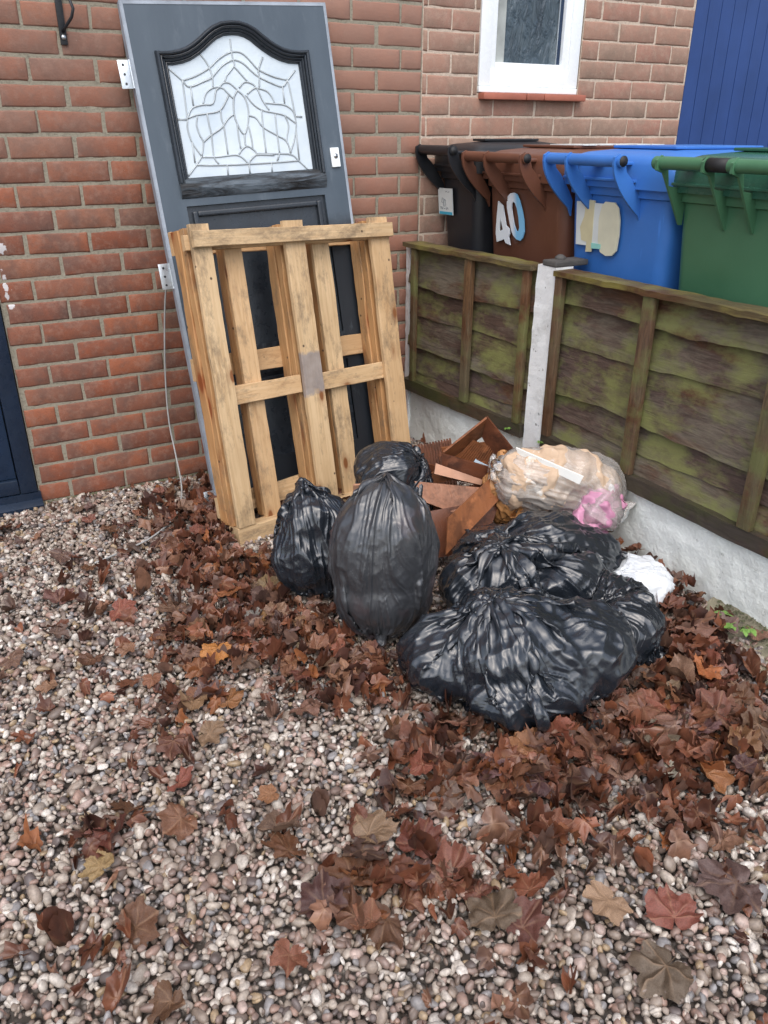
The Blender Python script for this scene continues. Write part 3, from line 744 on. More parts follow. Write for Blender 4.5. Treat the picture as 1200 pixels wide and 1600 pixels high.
# ------------------------------------------------------------------ boundary wall, post and fence panels
def line_frame(x0, y0, x1, y1, z=0):
    d = Vector((x1-x0, y1-y0, 0)).normalized()          # local x along the fence, away from the house
    n_ = Vector((-d.y, d.x, 0)); n_ = n_ if n_.x > 0 else -n_   # local y points to the neighbour
    M_ = Matrix((d, n_, Vector((0, 0, 1)))).transposed()
    return M_, (Vector((x1-x0, y1-y0)).length)
# low rendered wall (one thing, bent slightly at the post)
pts = [(1.655, .0), (1.728, -.93), (1.732, -3.6)]
V = []; nz = 22; cols = []
path = []
for (a, b), (c, d) in zip(pts[:-1], pts[1:]):
    n_ = int(math.hypot(c-a, d-b)/.02)
    path += [(a+(c-a)*i/n_, b+(d-b)*i/n_) for i in range(n_)]
path.append(pts[-1])
for (a, b) in path:
    for k in range(nz+1): V.append((a, b, -.1 + .368*k/nz))
    V.append((a+.10, b, .268)); V.append((a+.10, b, -.1))
V = np.array(V); w = nz+3; n_ = len(path)
disp = vnoise(V, 30, 5)*.0035 + vnoise(V * np.array([1, .6, 1]), 70, 6)*.0028 + vnoise(V, 9, 8)*.005
V[:, 0] += disp; V[:, 2] += np.where(np.arange(len(V)) % w == nz, vnoise(V, 40, 9)*.004, 0)
F = np.array([(i*w+k, (i+1)*w+k, (i+1)*w+k+1, i*w+k+1) for i in range(n_-1) for k in range(w-1)])
lw = mesh_obj('boundary_wall', V, F, M['render'], None, True)
tag(lw, 'low rough rendered wall painted white, running under the wooden fence panels', 'wall')

def post(name, x, y, w, d, z0, z1, label, rot=0, cap=True):
    e = empty(name, (x, y, 0), None, label, 'post', 'white fence posts'); e.rotation_euler = (0, 0, rot)
    nx_, nzz = 6, 60; V = []; F = []
    ring = [(-d/2, w/2), (-d/2, w/4), (-d/2, 0), (-d/2, -w/4), (-d/2, -w/2), (0, -w/2), (d/2, -w/2), (d/2, w/2), (0, w/2)]
    for k in range(nzz+1):
        for (a, b) in ring: V.append((a, b, z0+(z1-z0)*k/nzz))
    V = np.array(V); n = len(ring); V[:, 0] += vnoise(V, 35, 3)*.002; V[:, 1] += vnoise(V, 35, 4)*.002
    F = [(k*n+j, k*n+(j+1) % n, (k+1)*n+(j+1) % n, (k+1)*n+j) for k in range(nzz) for j in range(n)] + [tuple(nzz*n+j for j in range(n))]
    mb_ = MB(); mb_.add(V, F); mb_.build('shaft', M['postpaint'], e)
    if cap:
        mb_ = MB(); mb_.box(-d/2-.004, d/2+.07, -w/2-.002, w/2-.03, z1+.0005, z1+.022, .006); mb_.build('post_cap', M['concrete'], e)
        mb_ = MB(); mb_.tube([(.02, 0, z1+.02), (.02, 0, z1+.030), (.02, 0, z1+.038)], [.022, .020, .008], 14); mb_.build('cap_knob', M['concrete'], e, True)
    return e
post('fence_post', 1.752, -.948, .108, .085, -.1, .968, 'white painted concrete post with flaking paint between the two fence panels')
post('fence_post', 1.672, -.022, .034, .05, .05, .955, 'thin white post in the corner where the fence meets the house wall', cap=False)
post('fence_post', 1.762, -2.86, .10, .085, -.1, .968, 'white concrete post at the near end of the longer fence panel', cap=True)

def panel(x0, y0, x1, y1, edges, battens, label, seed):
    Mx, L = line_frame(x0, y0, x1, y1); e = empty('lap_fence', (x0, y0, 0), Mx, label, 'fence panel', 'wooden lap fence panels')
    for i, (zlo, zhi) in enumerate(edges):
        n_ = int(L/.012); V = []; kz = 8
        for a in range(n_+1):
            s_ = L*a/n_
            wav = .006*math.sin(s_*5.1+seed+i*2.2) + .010*float(vnoise(np.array([s_, i*3.1, seed]), 3.3, seed)) + .004*float(vnoise(np.array([s_, i, 0]), 17, seed))
            for k in range(kz+1):
                t = k/kz; z = (zlo+wav)*(1-t) + zhi*t
                y = -.006 + .020*t + (.0 if i % 2 == 0 else .009)    # top leans back under the next board
                V.append((s_, y, z))
            V.append((s_, y+.009, zhi)); V.append((s_, -.006+.010+(.0 if i % 2 == 0 else .009), zlo+wav))
        V = np.array(V); w_ = kz+3
        V[:, 1] += vnoise(V*np.array([.15, 1, 1]), 60, seed+i)*.0016
        F = np.array([(a*w_+k, (a+1)*w_+k, (a+1)*w_+(k+1) % w_, a*w_+(k+1) % w_) for a in range(n_) for k in range(w_)])
        mesh_obj('lap_board', V, F, M['fence_x'], e, True)
        e.children[-1].data.set_sharp_from_angle(angle=math.radians(40)) if e.children else None
    for j, (s0, s1) in enumerate(battens):
        mb_ = MB(); mb_.box(s0, s1, -.034, -.0105, .318, .941, .003); b_ = mb_.build('batten', M['fence_z'], e); smooth_angle(b_)
        mb_ = MB(); mb_.box(s0, s1, .026, .045, .318, .941, .003); b_ = mb_.build('back_batten', M['fence_z'], e); smooth_angle(b_)
    def rail(name, ya, yb, za, zb_, mat):
        n_ = int(L/.03); V = []; 
        for a in range(n_+1):
            s_ = L*a/n_
            for (yy, zz) in ((ya, za), (yb, za), (yb, zb_), (ya, zb_)): V.append((s_, yy, zz))
        V = np.array(V); V[:, 1] += vnoise(V, 22, seed)*.003; V[:, 2] += vnoise(V, 22, seed+1)*.003
        F = [(a*4+k, a*4+(k+1) % 4, (a+1)*4+(k+1) % 4, (a+1)*4+k) for a in range(n_) for k in range(4)] + [(0,1,2,3), (n_*4+3, n_*4+2, n_*4+1, n_*4)]
        mb_ = MB(); mb_.add(V, F); mb_.build(name, mat, e)
    rail('cap_rail', -.042, .052, .9435, .962, M['fence_cap'])
    rail('base_rail', -.030, .05, .262, .318, M['fence_wet'])
    return e
panel(1.648, -.035, 1.723, -.885, [(.77, .946), (.635, .79), (.47, .65), (.36, .49), (.30, .39)], [(.055, .085), (.445, .49), (.800, .835)], 'shorter mossy lap fence panel in the corner by the house wall', 3)
panel(1.735, -1.006, 1.738, -2.80, [(.842, .946), (.70, .856), (.50, .716), (.40, .516), (.30, .42)], [(.005, .045), (.447, .496), (.955, 1.003), (1.42, 1.468)], 'longer weathered lap fence panel in front of the blue and green bins', 8)

# ------------------------------------------------------------------ wheelie bins
def rrect(cx, cy, wx, wy, r, n=5):
    out = []
    for (sx, sy, a0) in ((1, 1, 0), (-1, 1, 90), (-1, -1, 180), (1, -1, 270)):
        for k in range(n+1):
            a = math.radians(a0 + 90*k/n); out.append((cx+sx*(wx/2-r)+r*math.cos(a), cy+sy*(wy/2-r)+r*math.sin(a)))
    return out
def loft(secs, closed_top=True, closed_bot=True):
    n = len(secs[0][1]); V = [(a, b, z) for z, s_ in secs for a, b in s_]
    F = [(i*n+k, i*n+(k+1) % n, (i+1)*n+(k+1) % n, (i+1)*n+k) for i in range(len(secs)-1) for k in range(n)]
    if closed_bot: F.append(tuple(range(n))[::-1])
    if closed_top: F.append(tuple((len(secs)-1)*n+k for k in range(n)))
    mb_ = MB(); mb_.add(V, F); return mb_
def bin_(loc, w, depth, mat, lidmat, label, hy0, hy1, fins, rot=0, bar=.0195, green=False, ht=1.08):
    """local -x is the handle side; top of body at x=0, handle in front of it"""
    e = empty('wheelie_bin', loc, None, label, 'wheelie bin', 'wheelie bins in a row behind the fence'); e.rotation_euler = (0, 0, rot)
    ht += .028; zr = ht - .10
    secs = []
    for z, dx, dw in ((.03, .075, .10), (.06, .07, .09), (zr-.16, .008, .012), (zr-.06, .002, .002), (zr-.055, -.012, -.012), (zr, -.016, -.016), (zr+.012, -.018, -.018)):
        secs.append((z, rrect(dx + (depth-2*dx*.6)/2, 0, depth-2*dx*.6, w-dw, .045)))
    b_ = loft(secs).build('body', mat, e); smooth_angle(b_, 30)
    # moulded ribs on the face
    # lid: shallow dome over the body with a skirt
    lz = zr + .018; ls = []
    for z, ins, fr in ((lz-.045, -.036, .0), (lz-.01, -.040, 0), (lz+.030, -.036, 0), (lz+.050, -.016, .02), (lz+.066, .03, .05), (lz+.078, .11, .12)):
        x0, x1 = -.022 + ins*.3 + max(0, ins), depth - ins; ls.append((z, rrect((x0+x1)/2, 0, x1-x0, w-2*ins, max(.03, .055-max(0, ins)*.2))))
    l_ = loft(ls).build('lid', lidmat, e); smooth_angle(l_, 50)
    mb_ = MB(); mb_.box(.10, depth-.12, -w/2+.10, w/2-.10, lz+.0785, lz+.088, .003); mb_.build('lid_panel', lidmat, l_)
    # hinge bar
    hz = zr + .062; hx = -.115
    mb_ = MB(); mb_.tube([(hx, hy0, hz), (hx, hy1, hz)], bar, 18); h = mb_.build('handle_bar', mat, e); smooth_angle(h, 40)
    for yy, s_ in ((hy0, 1), (hy1, -1)):
        mb_ = MB(); mb_.tube([(hx, yy + s_*.004, hz), (hx, yy - s_*.012, hz)], bar*.86, 16); mb_.build('bar_cap', M['rubber'], h, True)
    if green: mb_ = MB(); mb_.tube([(hx, (hy0+hy1)/2+.045, hz), (hx, (hy0+hy1)/2-.045, hz)], bar*1.03, 18); mb_.build('grip_sleeve', M['rubber'], h, True)
    # webs carrying the bar
    for yy in fins:
        if not green:
            poly = [(hx-.004, hz+bar+.003), (hx-bar-.006, hz+.012), (hx-bar-.007, hz-.010)]
            for k in range(1, 11):
                t = k/10; poly.append((hx-bar-.007 + (.118+.02)*t**1.35, hz-.010 - .165*t**.80))
            poly += [(.014, hz-.205), (.014, hz-.15), (-.004, hz-.12), (-.03, hz-.085), (-.055, hz-.055), (hx+.035, hz-.034), (hx+bar+.004, hz)]
        else:
            poly = [(hx-.004, hz+bar+.003), (hx-bar-.006, hz+.008), (hx-bar-.004, hz-.02), (hx+.01, hz-.03), (.0, hz-.19), (.012, hz-.19), (.012, zr-.02), (hx+.04, zr-.006), (hx+bar+.004, hz)]
        mb_ = MB(); mb_.prism(poly, yy-.0045, yy+.0045, 'y'); f_ = mb_.build('handle_web', mat, e)
    mb_ = MB(); mb_.box(-.045, -.014, hy1+.01 if hy1 < hy0 else hy0+.01, (hy0 if hy1 < hy0 else hy1)-.01, zr-.006, zr+.003, .002)
    for k in range(3):
        yy = hy0 + (hy1-hy0)*(k+.5)/3; mb_.box(hx+.01, -.005, yy-.025, yy+.025, hz-.014, hz-.002, .004)
    mb_.build('hinge_plate', lidmat, e)
    mb_ = MB()
    for s_ in (-1, 1): mb_.tube([(.07, s_*(w/2-.06), .10), (.07, s_*(w/2-.01), .10)], .10, 22)
    wh = mb_.build('wheel', M['rubber'], e); smooth_angle(wh, 40)
    return e
BZ = .262
b_black = bin_((1.815, -.168, BZ), .295, .52, M['bin_black'], M['bin_black'], 'black wheelie bin with a small white label, in the corner against the house wall', .15, -.13, (.14, -.12), ht=1.10)
b_brown = bin_((1.862, -.585, BZ), .52, .66, M['bin_brown'], M['bin_brown'], 'brown wheelie bin with a large white number 40 on it', .262, -.150, (.256, .100, -.135))
b_blue = bin_((1.862, -1.112, BZ), .50, .66, M['bin_blue'], M['bin_blue'], 'blue wheelie bin with a taped white number label', .255, -.130, (.249, .128, -.112), ht=1.085)
b_green = bin_((1.872, -1.655, BZ), .54, .66, M['bin_green'], M['bin_greenlid'], 'dark green wheelie bin, nearest to the camera at the right edge', .28, -.20, (.255, .075, -.03, -.17), green=True, ht=1.085)

# numerals and stickers, laid on the bin faces; positions given as (world y, world z)
def on_face(bin_o, xface, poly, d, name, mat, parent=None, tilt=.07):
    lx, ly, lz = bin_o.location; V2 = []
    f = lambda y, z, dd: (xface - lx + (1.05 - z) * tilt - dd, y - ly, z - lz)
    n = len(poly); V = [f(y, z, d) for y, z in poly] + [f(y, z, -.004) for y, z in poly]
    mb_ = MB(); mb_.add(V, [tuple(range(n))] + [(i, (i+1) % n, (i+1) % n+n, i+n) for i in range(n)])
    return mb_.build(name, mat, parent or bin_o)
four = [(-.409,1.160),(-.459,1.108),(-.489,1.061),(-.5,1.044),(-.497,.985),(-.467,.994),(-.452,1.010),(-.400,.985),(-.390,1.034)]
XB = 1.8655
def ring_poly(bin_o, xface, outer, inner, d, name, mat):
    lx, ly, lz = bin_o.location; n = len(outer)
    f = lambda y, z, dd: (xface - lx + (1.05 - z) * .07 - dd, y - ly, z - lz)
    V = [f(y, z, d) for y, z in outer] + [f(y, z, d) for y, z in inner] + [f(y, z, -.004) for y, z in outer] + [f(y, z, -.004) for y, z in inner]
    F = [(i, (i+1) % n, (i+1) % n+n, i+n) for i in range(n)] + [(i, (i+1) % n, (i+1) % n+2*n, i+2*n) for i in range(n)] + [(i+n, (i+1) % n+n, (i+1) % n+3*n, i+3*n) for i in range(n)]
    mb_ = MB(); mb_.add(V, F); return mb_.build(name, mat, bin_o)
def resamp(poly, n, ang0=90):
    cx = sum(p[0] for p in poly)/len(poly); cz = sum(p[1] for p in poly)/len(poly); out = []
    for k in range(n):
        a = math.radians(ang0 + 360*k/n); dx, dz = math.cos(a), math.sin(a); best = None
        for i in range(len(poly)):
            (x0_, z0_), (x1_, z1_) = poly[i], poly[(i+1) % len(poly)]; ex, ez = x1_-x0_, z1_-z0_; det = dx*(-ez) + ex*dz
            if abs(det) < 1e-12: continue
            rx, rz = x0_-cx, z0_-cz; t_ = (rx*(-ez) + ex*rz)/det; s_ = (dx*rz - dz*rx)/det
            if t_ > 0 and -1e-6 <= s_ <= 1+1e-6 and (best is None or t_ > best): best = t_
        out.append((cx+dx*best, cz+dz*best))
    return out
DY = -.012
sh = lambda L: [(a + DY, b) for a, b in L]
zo = [(-.507,1.197),(-.530,1.200),(-.548,1.186),(-.575,1.139),(-.590,1.085),(-.592,1.050),(-.585,1.024),(-.565,1.008),(-.540,1.008),(-.515,1.030),(-.495,1.070),(-.480,1.110),(-.473,1.142),(-.478,1.172),(-.490,1.190)]
zi = [(-.516,1.175),(-.528,1.172),(-.537,1.158),(-.550,1.125),(-.562,1.085),(-.564,1.055),(-.556,1.038),(-.545,1.038),(-.532,1.055),(-.518,1.092),(-.506,1.128),(-.504,1.155)]
N4 = [(-0.4111, 1.1575), (-0.4439, 1.1416), (-0.468, 1.0635), (-0.4898, 1.052), (-0.4936, 1.0329), (-0.4868, 1.0186), (-0.499, 0.9865), (-0.4657, 0.9918), (-0.4554, 1.0065), (-0.4026, 0.9891), (-0.3944, 1.0272), (-0.4019, 1.0969)]
N4i = [(-0.4277, 1.0912), (-0.4459, 1.0449), (-0.4207, 1.0357), (-0.4215, 1.0613)]
N0 = [(-0.5195, 1.1972), (-0.5397, 1.1919), (-0.5568, 1.1708), (-0.5762, 1.1314), (-0.5888, 1.0951), (-0.593, 1.0483), (-0.583, 1.0245), (-0.5682, 1.0115), (-0.5413, 1.0145), (-0.5196, 1.0277), (-0.5036, 1.0494), (-0.4837, 1.1053), (-0.4737, 1.1332), (-0.4722, 1.1616), (-0.4784, 1.1808), (-0.4953, 1.193)]
N0i = [(-0.5154, 1.1625), (-0.5275, 1.1577), (-0.5413, 1.1381), (-0.5539, 1.1015), (-0.5601, 1.0642), (-0.554, 1.0465), (-0.5388, 1.0489), (-0.5246, 1.0705), (-0.5119, 1.1076), (-0.5043, 1.1354), (-0.5057, 1.1525)]
def key_poly(bin_o, xface, outer, inner, d, name, mat):
    """outline with one hole, tessellated; a thin vinyl sheet"""
    from mathutils.geometry import tessellate_polygon
    lx, ly, lz = bin_o.location; allp = outer + inner
    tris = tessellate_polygon([[Vector((a, b, 0)) for a, b in outer], [Vector((a, b, 0)) for a, b in inner]])
    f = lambda y, z, dd: (xface - lx + (1.05 - z) * .07 - dd, y - ly, z - lz); n = len(allp)
    V = [f(y, z, d) for y, z in allp] + [f(y, z, -.004) for y, z in allp]; F = [tuple(t_) for t_ in tris]
    no = len(outer)
    F += [(i, (i+1) % no, (i+1) % no+n, i+n) for i in range(no)] + [(no+i, no+(i+1) % len(inner), no+(i+1) % len(inner)+n, no+i+n) for i in range(len(inner))]
    mb_ = MB(); mb_.add(V, F); return mb_.build(name, mat, bin_o)
key_poly(b_brown, XB-.004, sh(N4), sh(N4i), .0012, 'numeral', M['numeral'])
key_poly(b_brown, XB-.004, sh(N0), sh(N0i), .0012, 'numeral', M['numeral'])
XK = 1.8155
bl = on_face(b_black, XK-.003, [(-.022,1.190),(-.137,1.192),(-.141,1.079),(-.026,1.077)], .0012, 'address_label', M['sticker'])
def strokes(bin_o, parent, xface, L, r, mat, name):
    lx, ly, lz = bin_o.location; mb_ = MB()
    for q in L: mb_.tube([(xface - lx + (1.05 - z) * .07, y - ly, z - lz) for y, z in q], r, 5)
    return mb_.build(name, mat, parent)
strokes(b_black, bl, XK-.0045, [[(-.058,1.150),(-.052,1.130),(-.068,1.128)],[(-.066,1.148),(-.067,1.112)],[(-.076,1.145),(-.084,1.14),(-.086,1.12),(-.078,1.112),(-.073,1.125),(-.076,1.145)],
    [(-.040,1.112),(-.046,1.100),(-.052,1.112),(-.058,1.100),(-.064,1.110)],[(-.070,1.104),(-.082,1.104)],[(-.088,1.112),(-.094,1.100),(-.100,1.110),(-.106,1.102)],[(-.085,1.176),(-.098,1.178)],[(-.104,1.175),(-.118,1.178)]], .0012, M['ink'], 'handwriting')
on_face(b_black, XK-.0045, [(-.032,1.090),(-.1395,1.092),(-.1405,1.080),(-.0315,1.078)], .0008, 'label_stripe', M['stickercyan'], bl)
XU = 1.8655
bu = on_face(b_blue, XU-.003, [(-.919,1.190),(-1.052,1.190),(-1.112,1.190),(-1.112,1.04),(-1.05,1.040),(-.924,1.036)], .0012, 'number_label', M['sticker'])
on_face(b_blue, XU-.0045, [(-.973,1.200),(-1.017,1.198),(-1.012,1.018),(-.981,1.014),(-.985,1.05),(-.955,1.055),(-.945,1.10),(-.965,1.14)], .0010, 'yellowed_numeral', M['tapeyellow'], bu)
on_face(b_blue, XU-.0045, [(-1.056,1.185),(-1.072,1.198),(-1.120,1.198),(-1.140,1.18),(-1.150,1.14),(-1.151,1.09),(-1.143,1.035),(-1.122,1.016),(-1.090,1.012),(-1.060,1.022),(-1.045,1.06),(-1.043,1.14)], .0010, 'yellowed_numeral', plain('pale yellowed numeral', (.72,.70,.53), .45, var=.1), bu)
on_face(b_blue, XU-.0062, [(-1.012,1.050),(-1.062,1.050),(-1.062,1.033),(-1.013,1.030)], .0006, 'label_stripe', plain('mint label stripe', (.33,.70,.62), .4), bu)
# white painted marks on the brown lid
mb = MB()
for q in range(5):
    a = .14 + .095*q; mb.box(a, a+.07, -.17+.012*(q % 3), .03+.02*(q % 2), .0, .003)
x = mb.build('painted_mark', M['sticker'], b_brown.children[1]); x.location = (0, 0, 1.108-.10+.018+.0883)

# ------------------------------------------------------------------ loose cable
mb = MB(); cp = [(.505,-.10,.93),(.490,-.045,.84),(.467,-.035,.67),(.447,-.030,.45),(.437,-.05,.28),(.432,-.12,.16),(.418,-.22,.06),(.385,-.31,.018),(.34,-.41,.016),(.27,-.51,.020),(.18,-.585,.018),(.08,-.625,.014),(-.03,-.66,.010)]
mb.tube(spline(cp, 6), .0036, 8); x = mb.build('loose_cable', M['cable'], None, True); tag(x, 'thin grey cable hanging down the red brick wall and trailing over the gravel', 'cable')

# ------------------------------------------------------------------ plastic bags: a small cloth solver in numpy
def simulate(lumps, A, B, others=(), circ=1.3, S=104, R=70, tuft=10, iters=110, seed=1, slack=1.06, grav=.00035, pull=.0007, tuftdir=None, pinB=True, noise=.010, kc=.9, rough=.5, pleat=.016, knobs=3):
    rg = np.random.default_rng(seed)
    A = np.array(A, float); B = np.array(B, float); L = np.linalg.norm(B-A); n = (B-A)/L
    u = np.cross(n, [0.3, .1, 1.0]); u /= np.linalg.norm(u); v = np.cross(n, u)
    big = np.array(lumps, float); lum = [np.concatenate([l[:3], l[3:]*(1-.16*rough)]) for l in big]
    # knobbly contents: small lumps poking out of the main ones, the film spans between them
    for l in big:
        k = knobs
        for q in range(k):
            zz = 1-2*(q+.5)/k; ph = q*2.39996+rg.uniform(-.3, .3); d = np.array([math.sqrt(1-zz*zz)*math.cos(ph), math.sqrt(1-zz*zz)*math.sin(ph), zz])
            r = rg.uniform(.30, .55)*l[3:].min(); lum.append(np.concatenate([l[:3]+d*(l[3:]*rg.uniform(.92, 1.03)-r*1.0), np.array([r, r, r])*rg.uniform(.8, 1.2, 3)]))
    lum = np.array(lum); C = lum[:, :3]; Rr = lum[:, 3:6]
    oth = np.array(others, float).reshape(-1, 6)
    # radial extent of the contents seen from the axis, to start the film just outside
    th = np.linspace(0, 2*np.pi, S, endpoint=False); a = np.linspace(0, np.pi, R)
    D = np.cos(th)[:, None]*u + np.sin(th)[:, None]*v
    P = np.zeros((R, S, 3)); ctr = big[:, :3].mean(0)
    for i in range(R):
        axp = A + n*L*(1-np.cos(a[i]))/2
        # centre line bends toward the contents
        cp = axp*(1-np.sin(a[i])*.8) + (ctr + n*np.dot(axp-ctr, n)*.9)*np.sin(a[i])*.8
        for_dir = D
        t = np.linspace(0.0, .6, 60)
        pts = cp + for_dir[:, None, :]*t[None, :, None]
        k0 = np.linalg.norm((pts[..., None, :]-C)/Rr, axis=-1).min(-1)
        ins = (k0 < 1.0); far = np.where(ins.any(1), t[59-ins[:, ::-1].argmax(1)], 0.0)
        rad = np.maximum(far, .05*np.sin(a[i])) * 1.05 + .004
        if i in (0, R-1): rad = np.full(S, .004)
        P[i] = cp + D*rad[:, None]
    for _ in range(6): P[1:-1] = (P[:-2]+P[2:]+2*P[1:-1])/4; P = (np.roll(P, 1, 1)+np.roll(P, -1, 1)+2*P)/4
    seg = np.linalg.norm(np.diff(P, axis=0), axis=2).mean(1)
    perim = np.linalg.norm(P-np.roll(P, 1, 1), axis=2).sum(1); rh = perim.max()*circ/S
    rv = np.concatenate([np.maximum(seg, seg.mean()*.5)*slack]);
    if tuft:
        td = -n if tuftdir is None else np.array(tuftdir, float)/np.linalg.norm(tuftdir)
        tv = seg.mean()*1.1
        T = np.array([A + td*tv*(tuft-k) + D*(.004 + .55*tv*(tuft-k)) for k in range(tuft)])
        P = np.concatenate([T, P]); rv = np.concatenate([np.full(tuft, tv), rv])
    N = len(P); P += rg.normal(0, 1, P.shape)*.0015 + (vnoise(P, 22, seed)[..., None])*noise*(P-ctr)/np.linalg.norm(P-ctr, axis=-1, keepdims=True)
    tt_, aa_ = np.meshgrid(np.arange(N)/N, th, indexing='ij')
    pl_ = vnoise(np.stack([np.cos(aa_)*5.5, np.sin(aa_)*5.5, tt_*2.5], -1), 1.0, seed+3) + .6*vnoise(np.stack([np.cos(aa_)*11, np.sin(aa_)*11, tt_*3.5], -1), 1.0, seed+4)
    P[tuft+1:-1] += ((P-ctr)/np.linalg.norm(P-ctr, axis=-1, keepdims=True)*(pl_[..., None]+.4)*pleat)[tuft+1:-1]
    pinA = P[tuft].copy(); pinBv = P[-1].copy(); Q = P.copy()
    rvb = rv[:, None]
    ev = np.arange(0, S, 2); od = np.arange(1, S, 2)
    def rel(Pa, Pb, rest, ks, kcc):
        d = Pb-Pa; l = np.sqrt((d*d).sum(-1, keepdims=True))+1e-9; r = rest if np.isscalar(rest) else rest[..., None]
        f = (l-r)/l*.5; f = np.where(l > r, f*ks, f*kcc); return f*d
    for it in range(iters):
        vel = (P-Q)*.82; Q = P.copy(); P = P+vel; P[..., 2] -= grav
        for sub in range(3):
            for e in (ev, od):
                e2 = (e+1) % S; f = rel(P[:, e], P[:, e2], rh, 1.0, kc); P[:, e] += f; P[:, e2] -= f
            for s0 in (0, 1):
                i0 = np.arange(s0, N-1, 2); f = rel(P[i0], P[i0+1], rv[i0][:, None], 1.0, kc); P[i0] += f; P[i0+1] -= f
            # shear
            for s0 in (0, 1):
                i0 = np.arange(s0, N-1, 2); dg = np.sqrt(rh*rh+rv[i0]**2)[:, None]
                X = np.roll(P[i0+1], -1, 1); f = rel(P[i0], X, dg, .5, .1); P[i0] += f; P[i0+1] -= np.roll(f, 1, 1)
                X = np.roll(P[i0+1], 1, 1); f = rel(P[i0], X, dg, .5, .1); P[i0] += f; P[i0+1] -= np.roll(f, -1, 1)
            # bending: keep second neighbours apart
            for off in (0, 2):
                ii = (np.arange(0, S, 4)+off) % S; jj = (ii+2) % S; f = rel(P[:, ii], P[:, jj], rh*1.62, 0.0, .15); P[:, ii] += f; P[:, jj] -= f
            for off in (0, 1, 2, 3):
                i0 = np.arange(off, N-2, 4); f = rel(P[i0], P[i0+2], rv[i0][:, None]*1.62, 0.0, .15); P[i0] += f; P[i0+2] -= f
        # contents
        best = None
        for c, r in zip(C, Rr):
            q = (P-c)/r; k0 = np.sqrt((q*q).sum(-1))+1e-9; g = q/r; k1 = np.sqrt((g*g).sum(-1))+1e-9; d = k0*(k0-1)/k1; g = g/k1[..., None]
            if best is None: best, bg = d, g
            else: w = d < best; best = np.where(w, d, best); bg = np.where(w[..., None], g, bg)
        body = np.zeros((N, 1)); body[tuft:] = 1
        mv = np.where(best < 0, -best, -np.minimum(best*.25, pull)*body)
        P += bg*mv[..., None]
        for o_ in oth:
            q = (P-o_[:3])/o_[3:]; k0 = np.sqrt((q*q).sum(-1))+1e-9; g = q/o_[3:]; k1 = np.sqrt((g*g).sum(-1))+1e-9; d = k0*(k0-1)/k1
            P += (g/k1[..., None])*np.where(d < 0, -d*.8, 0)[..., None]
        low = P[..., 2] < .006; P[..., 2] = np.where(low, .006, P[..., 2]); P = np.where(low[..., None], Q*.4+P*.6, P) if it > iters*.3 else P
        P[..., 0] = np.minimum(P[..., 0], 1.722)
        P[tuft] = pinA
        if pinB: P[-1] = pinBv
    return P
def up3(P, k=3):
    """refine a (rows, around, 3) grid k times with Catmull-Rom, closed around"""
    def cr(A, ax, closed):
        n = A.shape[ax]; A = np.moveaxis(A, ax, 0)
        if closed: p = [np.roll(A, s, 0) for s in (1, 0, -1, -2)]
        else:
            i = np.arange(n-1); p = [A[np.maximum(i-1, 0)], A[i], A[i+1], A[np.minimum(i+2, n-1)]]
        out = []
        for j in range(k):
            t = j/k; out.append(.5*((2*p[1])+(-p[0]+p[2])*t+(2*p[0]-5*p[1]+4*p[2]-p[3])*t*t+(-p[0]+3*p[1]-3*p[2]+p[3])*t**3))
        O = np.stack(out, 1).reshape(-1, *A.shape[1:])
        if not closed: O = np.concatenate([O, A[-1:]])
        return np.moveaxis(O, 0, ax)
    return cr(cr(P, 1, True), 0, False)
def crease(P, amp, pl_amp, seed, tuft=0, k=4, fr=1.0, npl=13):
    """sharp film folds: thin ridges that run from pole to pole, over a coarser crumple"""
    P = up3(P, k); N, S = P.shape[:2]
    du = np.roll(P, -1, 1)-np.roll(P, 1, 1); dv = np.gradient(P, axis=0); nr = np.cross(du, dv); nr /= np.linalg.norm(nr, axis=-1, keepdims=True)+1e-9
    if ((P-P.reshape(-1, 3).mean(0))*nr).sum() < 0: nr = -nr
    W = np.stack([pnoise(P, 6, seed+q) for q in range(3)], -1)*.03
    d = np.full((N, S), .010)
    for f, am in ((5.5, .036), (11, .017), (23, .0075)):
        d -= np.abs(pnoise(P+W, f*fr, seed+int(f)))*am
    th = np.linspace(0, 2*np.pi, S, endpoint=False)[None]; tt = np.linspace(0, 1, N)[:, None]; Z = np.zeros((N, S))
    sw = .35*pnoise(np.stack([np.cos(th)+Z, np.sin(th)+Z, tt*1.5+Z], -1), 1.6, seed+5)
    pl = np.zeros((N, S)); R0 = npl/15
    for f, lo, am, ex in ((2.2, .9, .75, 2), (4.8, 1.7, .65, 3), (9.5, 2.7, .42, 4), (17, 4.2, .22, 4), (29, 6.5, .08, 4)):
        q = np.stack([np.cos(th+sw)*f*R0, np.sin(th+sw)*f*R0, tt*lo+Z], -1)
        m = np.clip(.65+1.1*pnoise(q, .45, seed+31+int(f)), .1, 1.1)
        pl += (np.clip(1-np.abs(pnoise(q, 1.0, seed+11+int(f)))*1.9, 0, 1)**ex-.35)*am*m
    fade = np.clip(np.minimum(tt, 1-tt)*10, .1, 1)
    sc = np.linalg.norm(du, axis=-1)
    P = P + nr*((d*amp + pl*pl_amp*np.clip(sc/np.median(sc), .25, 1.2))*fade)[..., None]
    P[..., 2] = np.maximum(P[..., 2], .004)
    return P
def grid_obj(name, P, mat, sub=0, parent=None, thick=0):
    N, S = P.shape[:2]; i, j = np.meshgrid(np.arange(N-1), np.arange(S), indexing='ij'); j2 = (j+1) % S
    F = np.stack([i*S+j, i*S+j2, (i+1)*S+j2, (i+1)*S+j], -1).reshape(-1, 4)
    return mesh_obj(name, P.reshape(-1, 3), F, mat, parent, True)

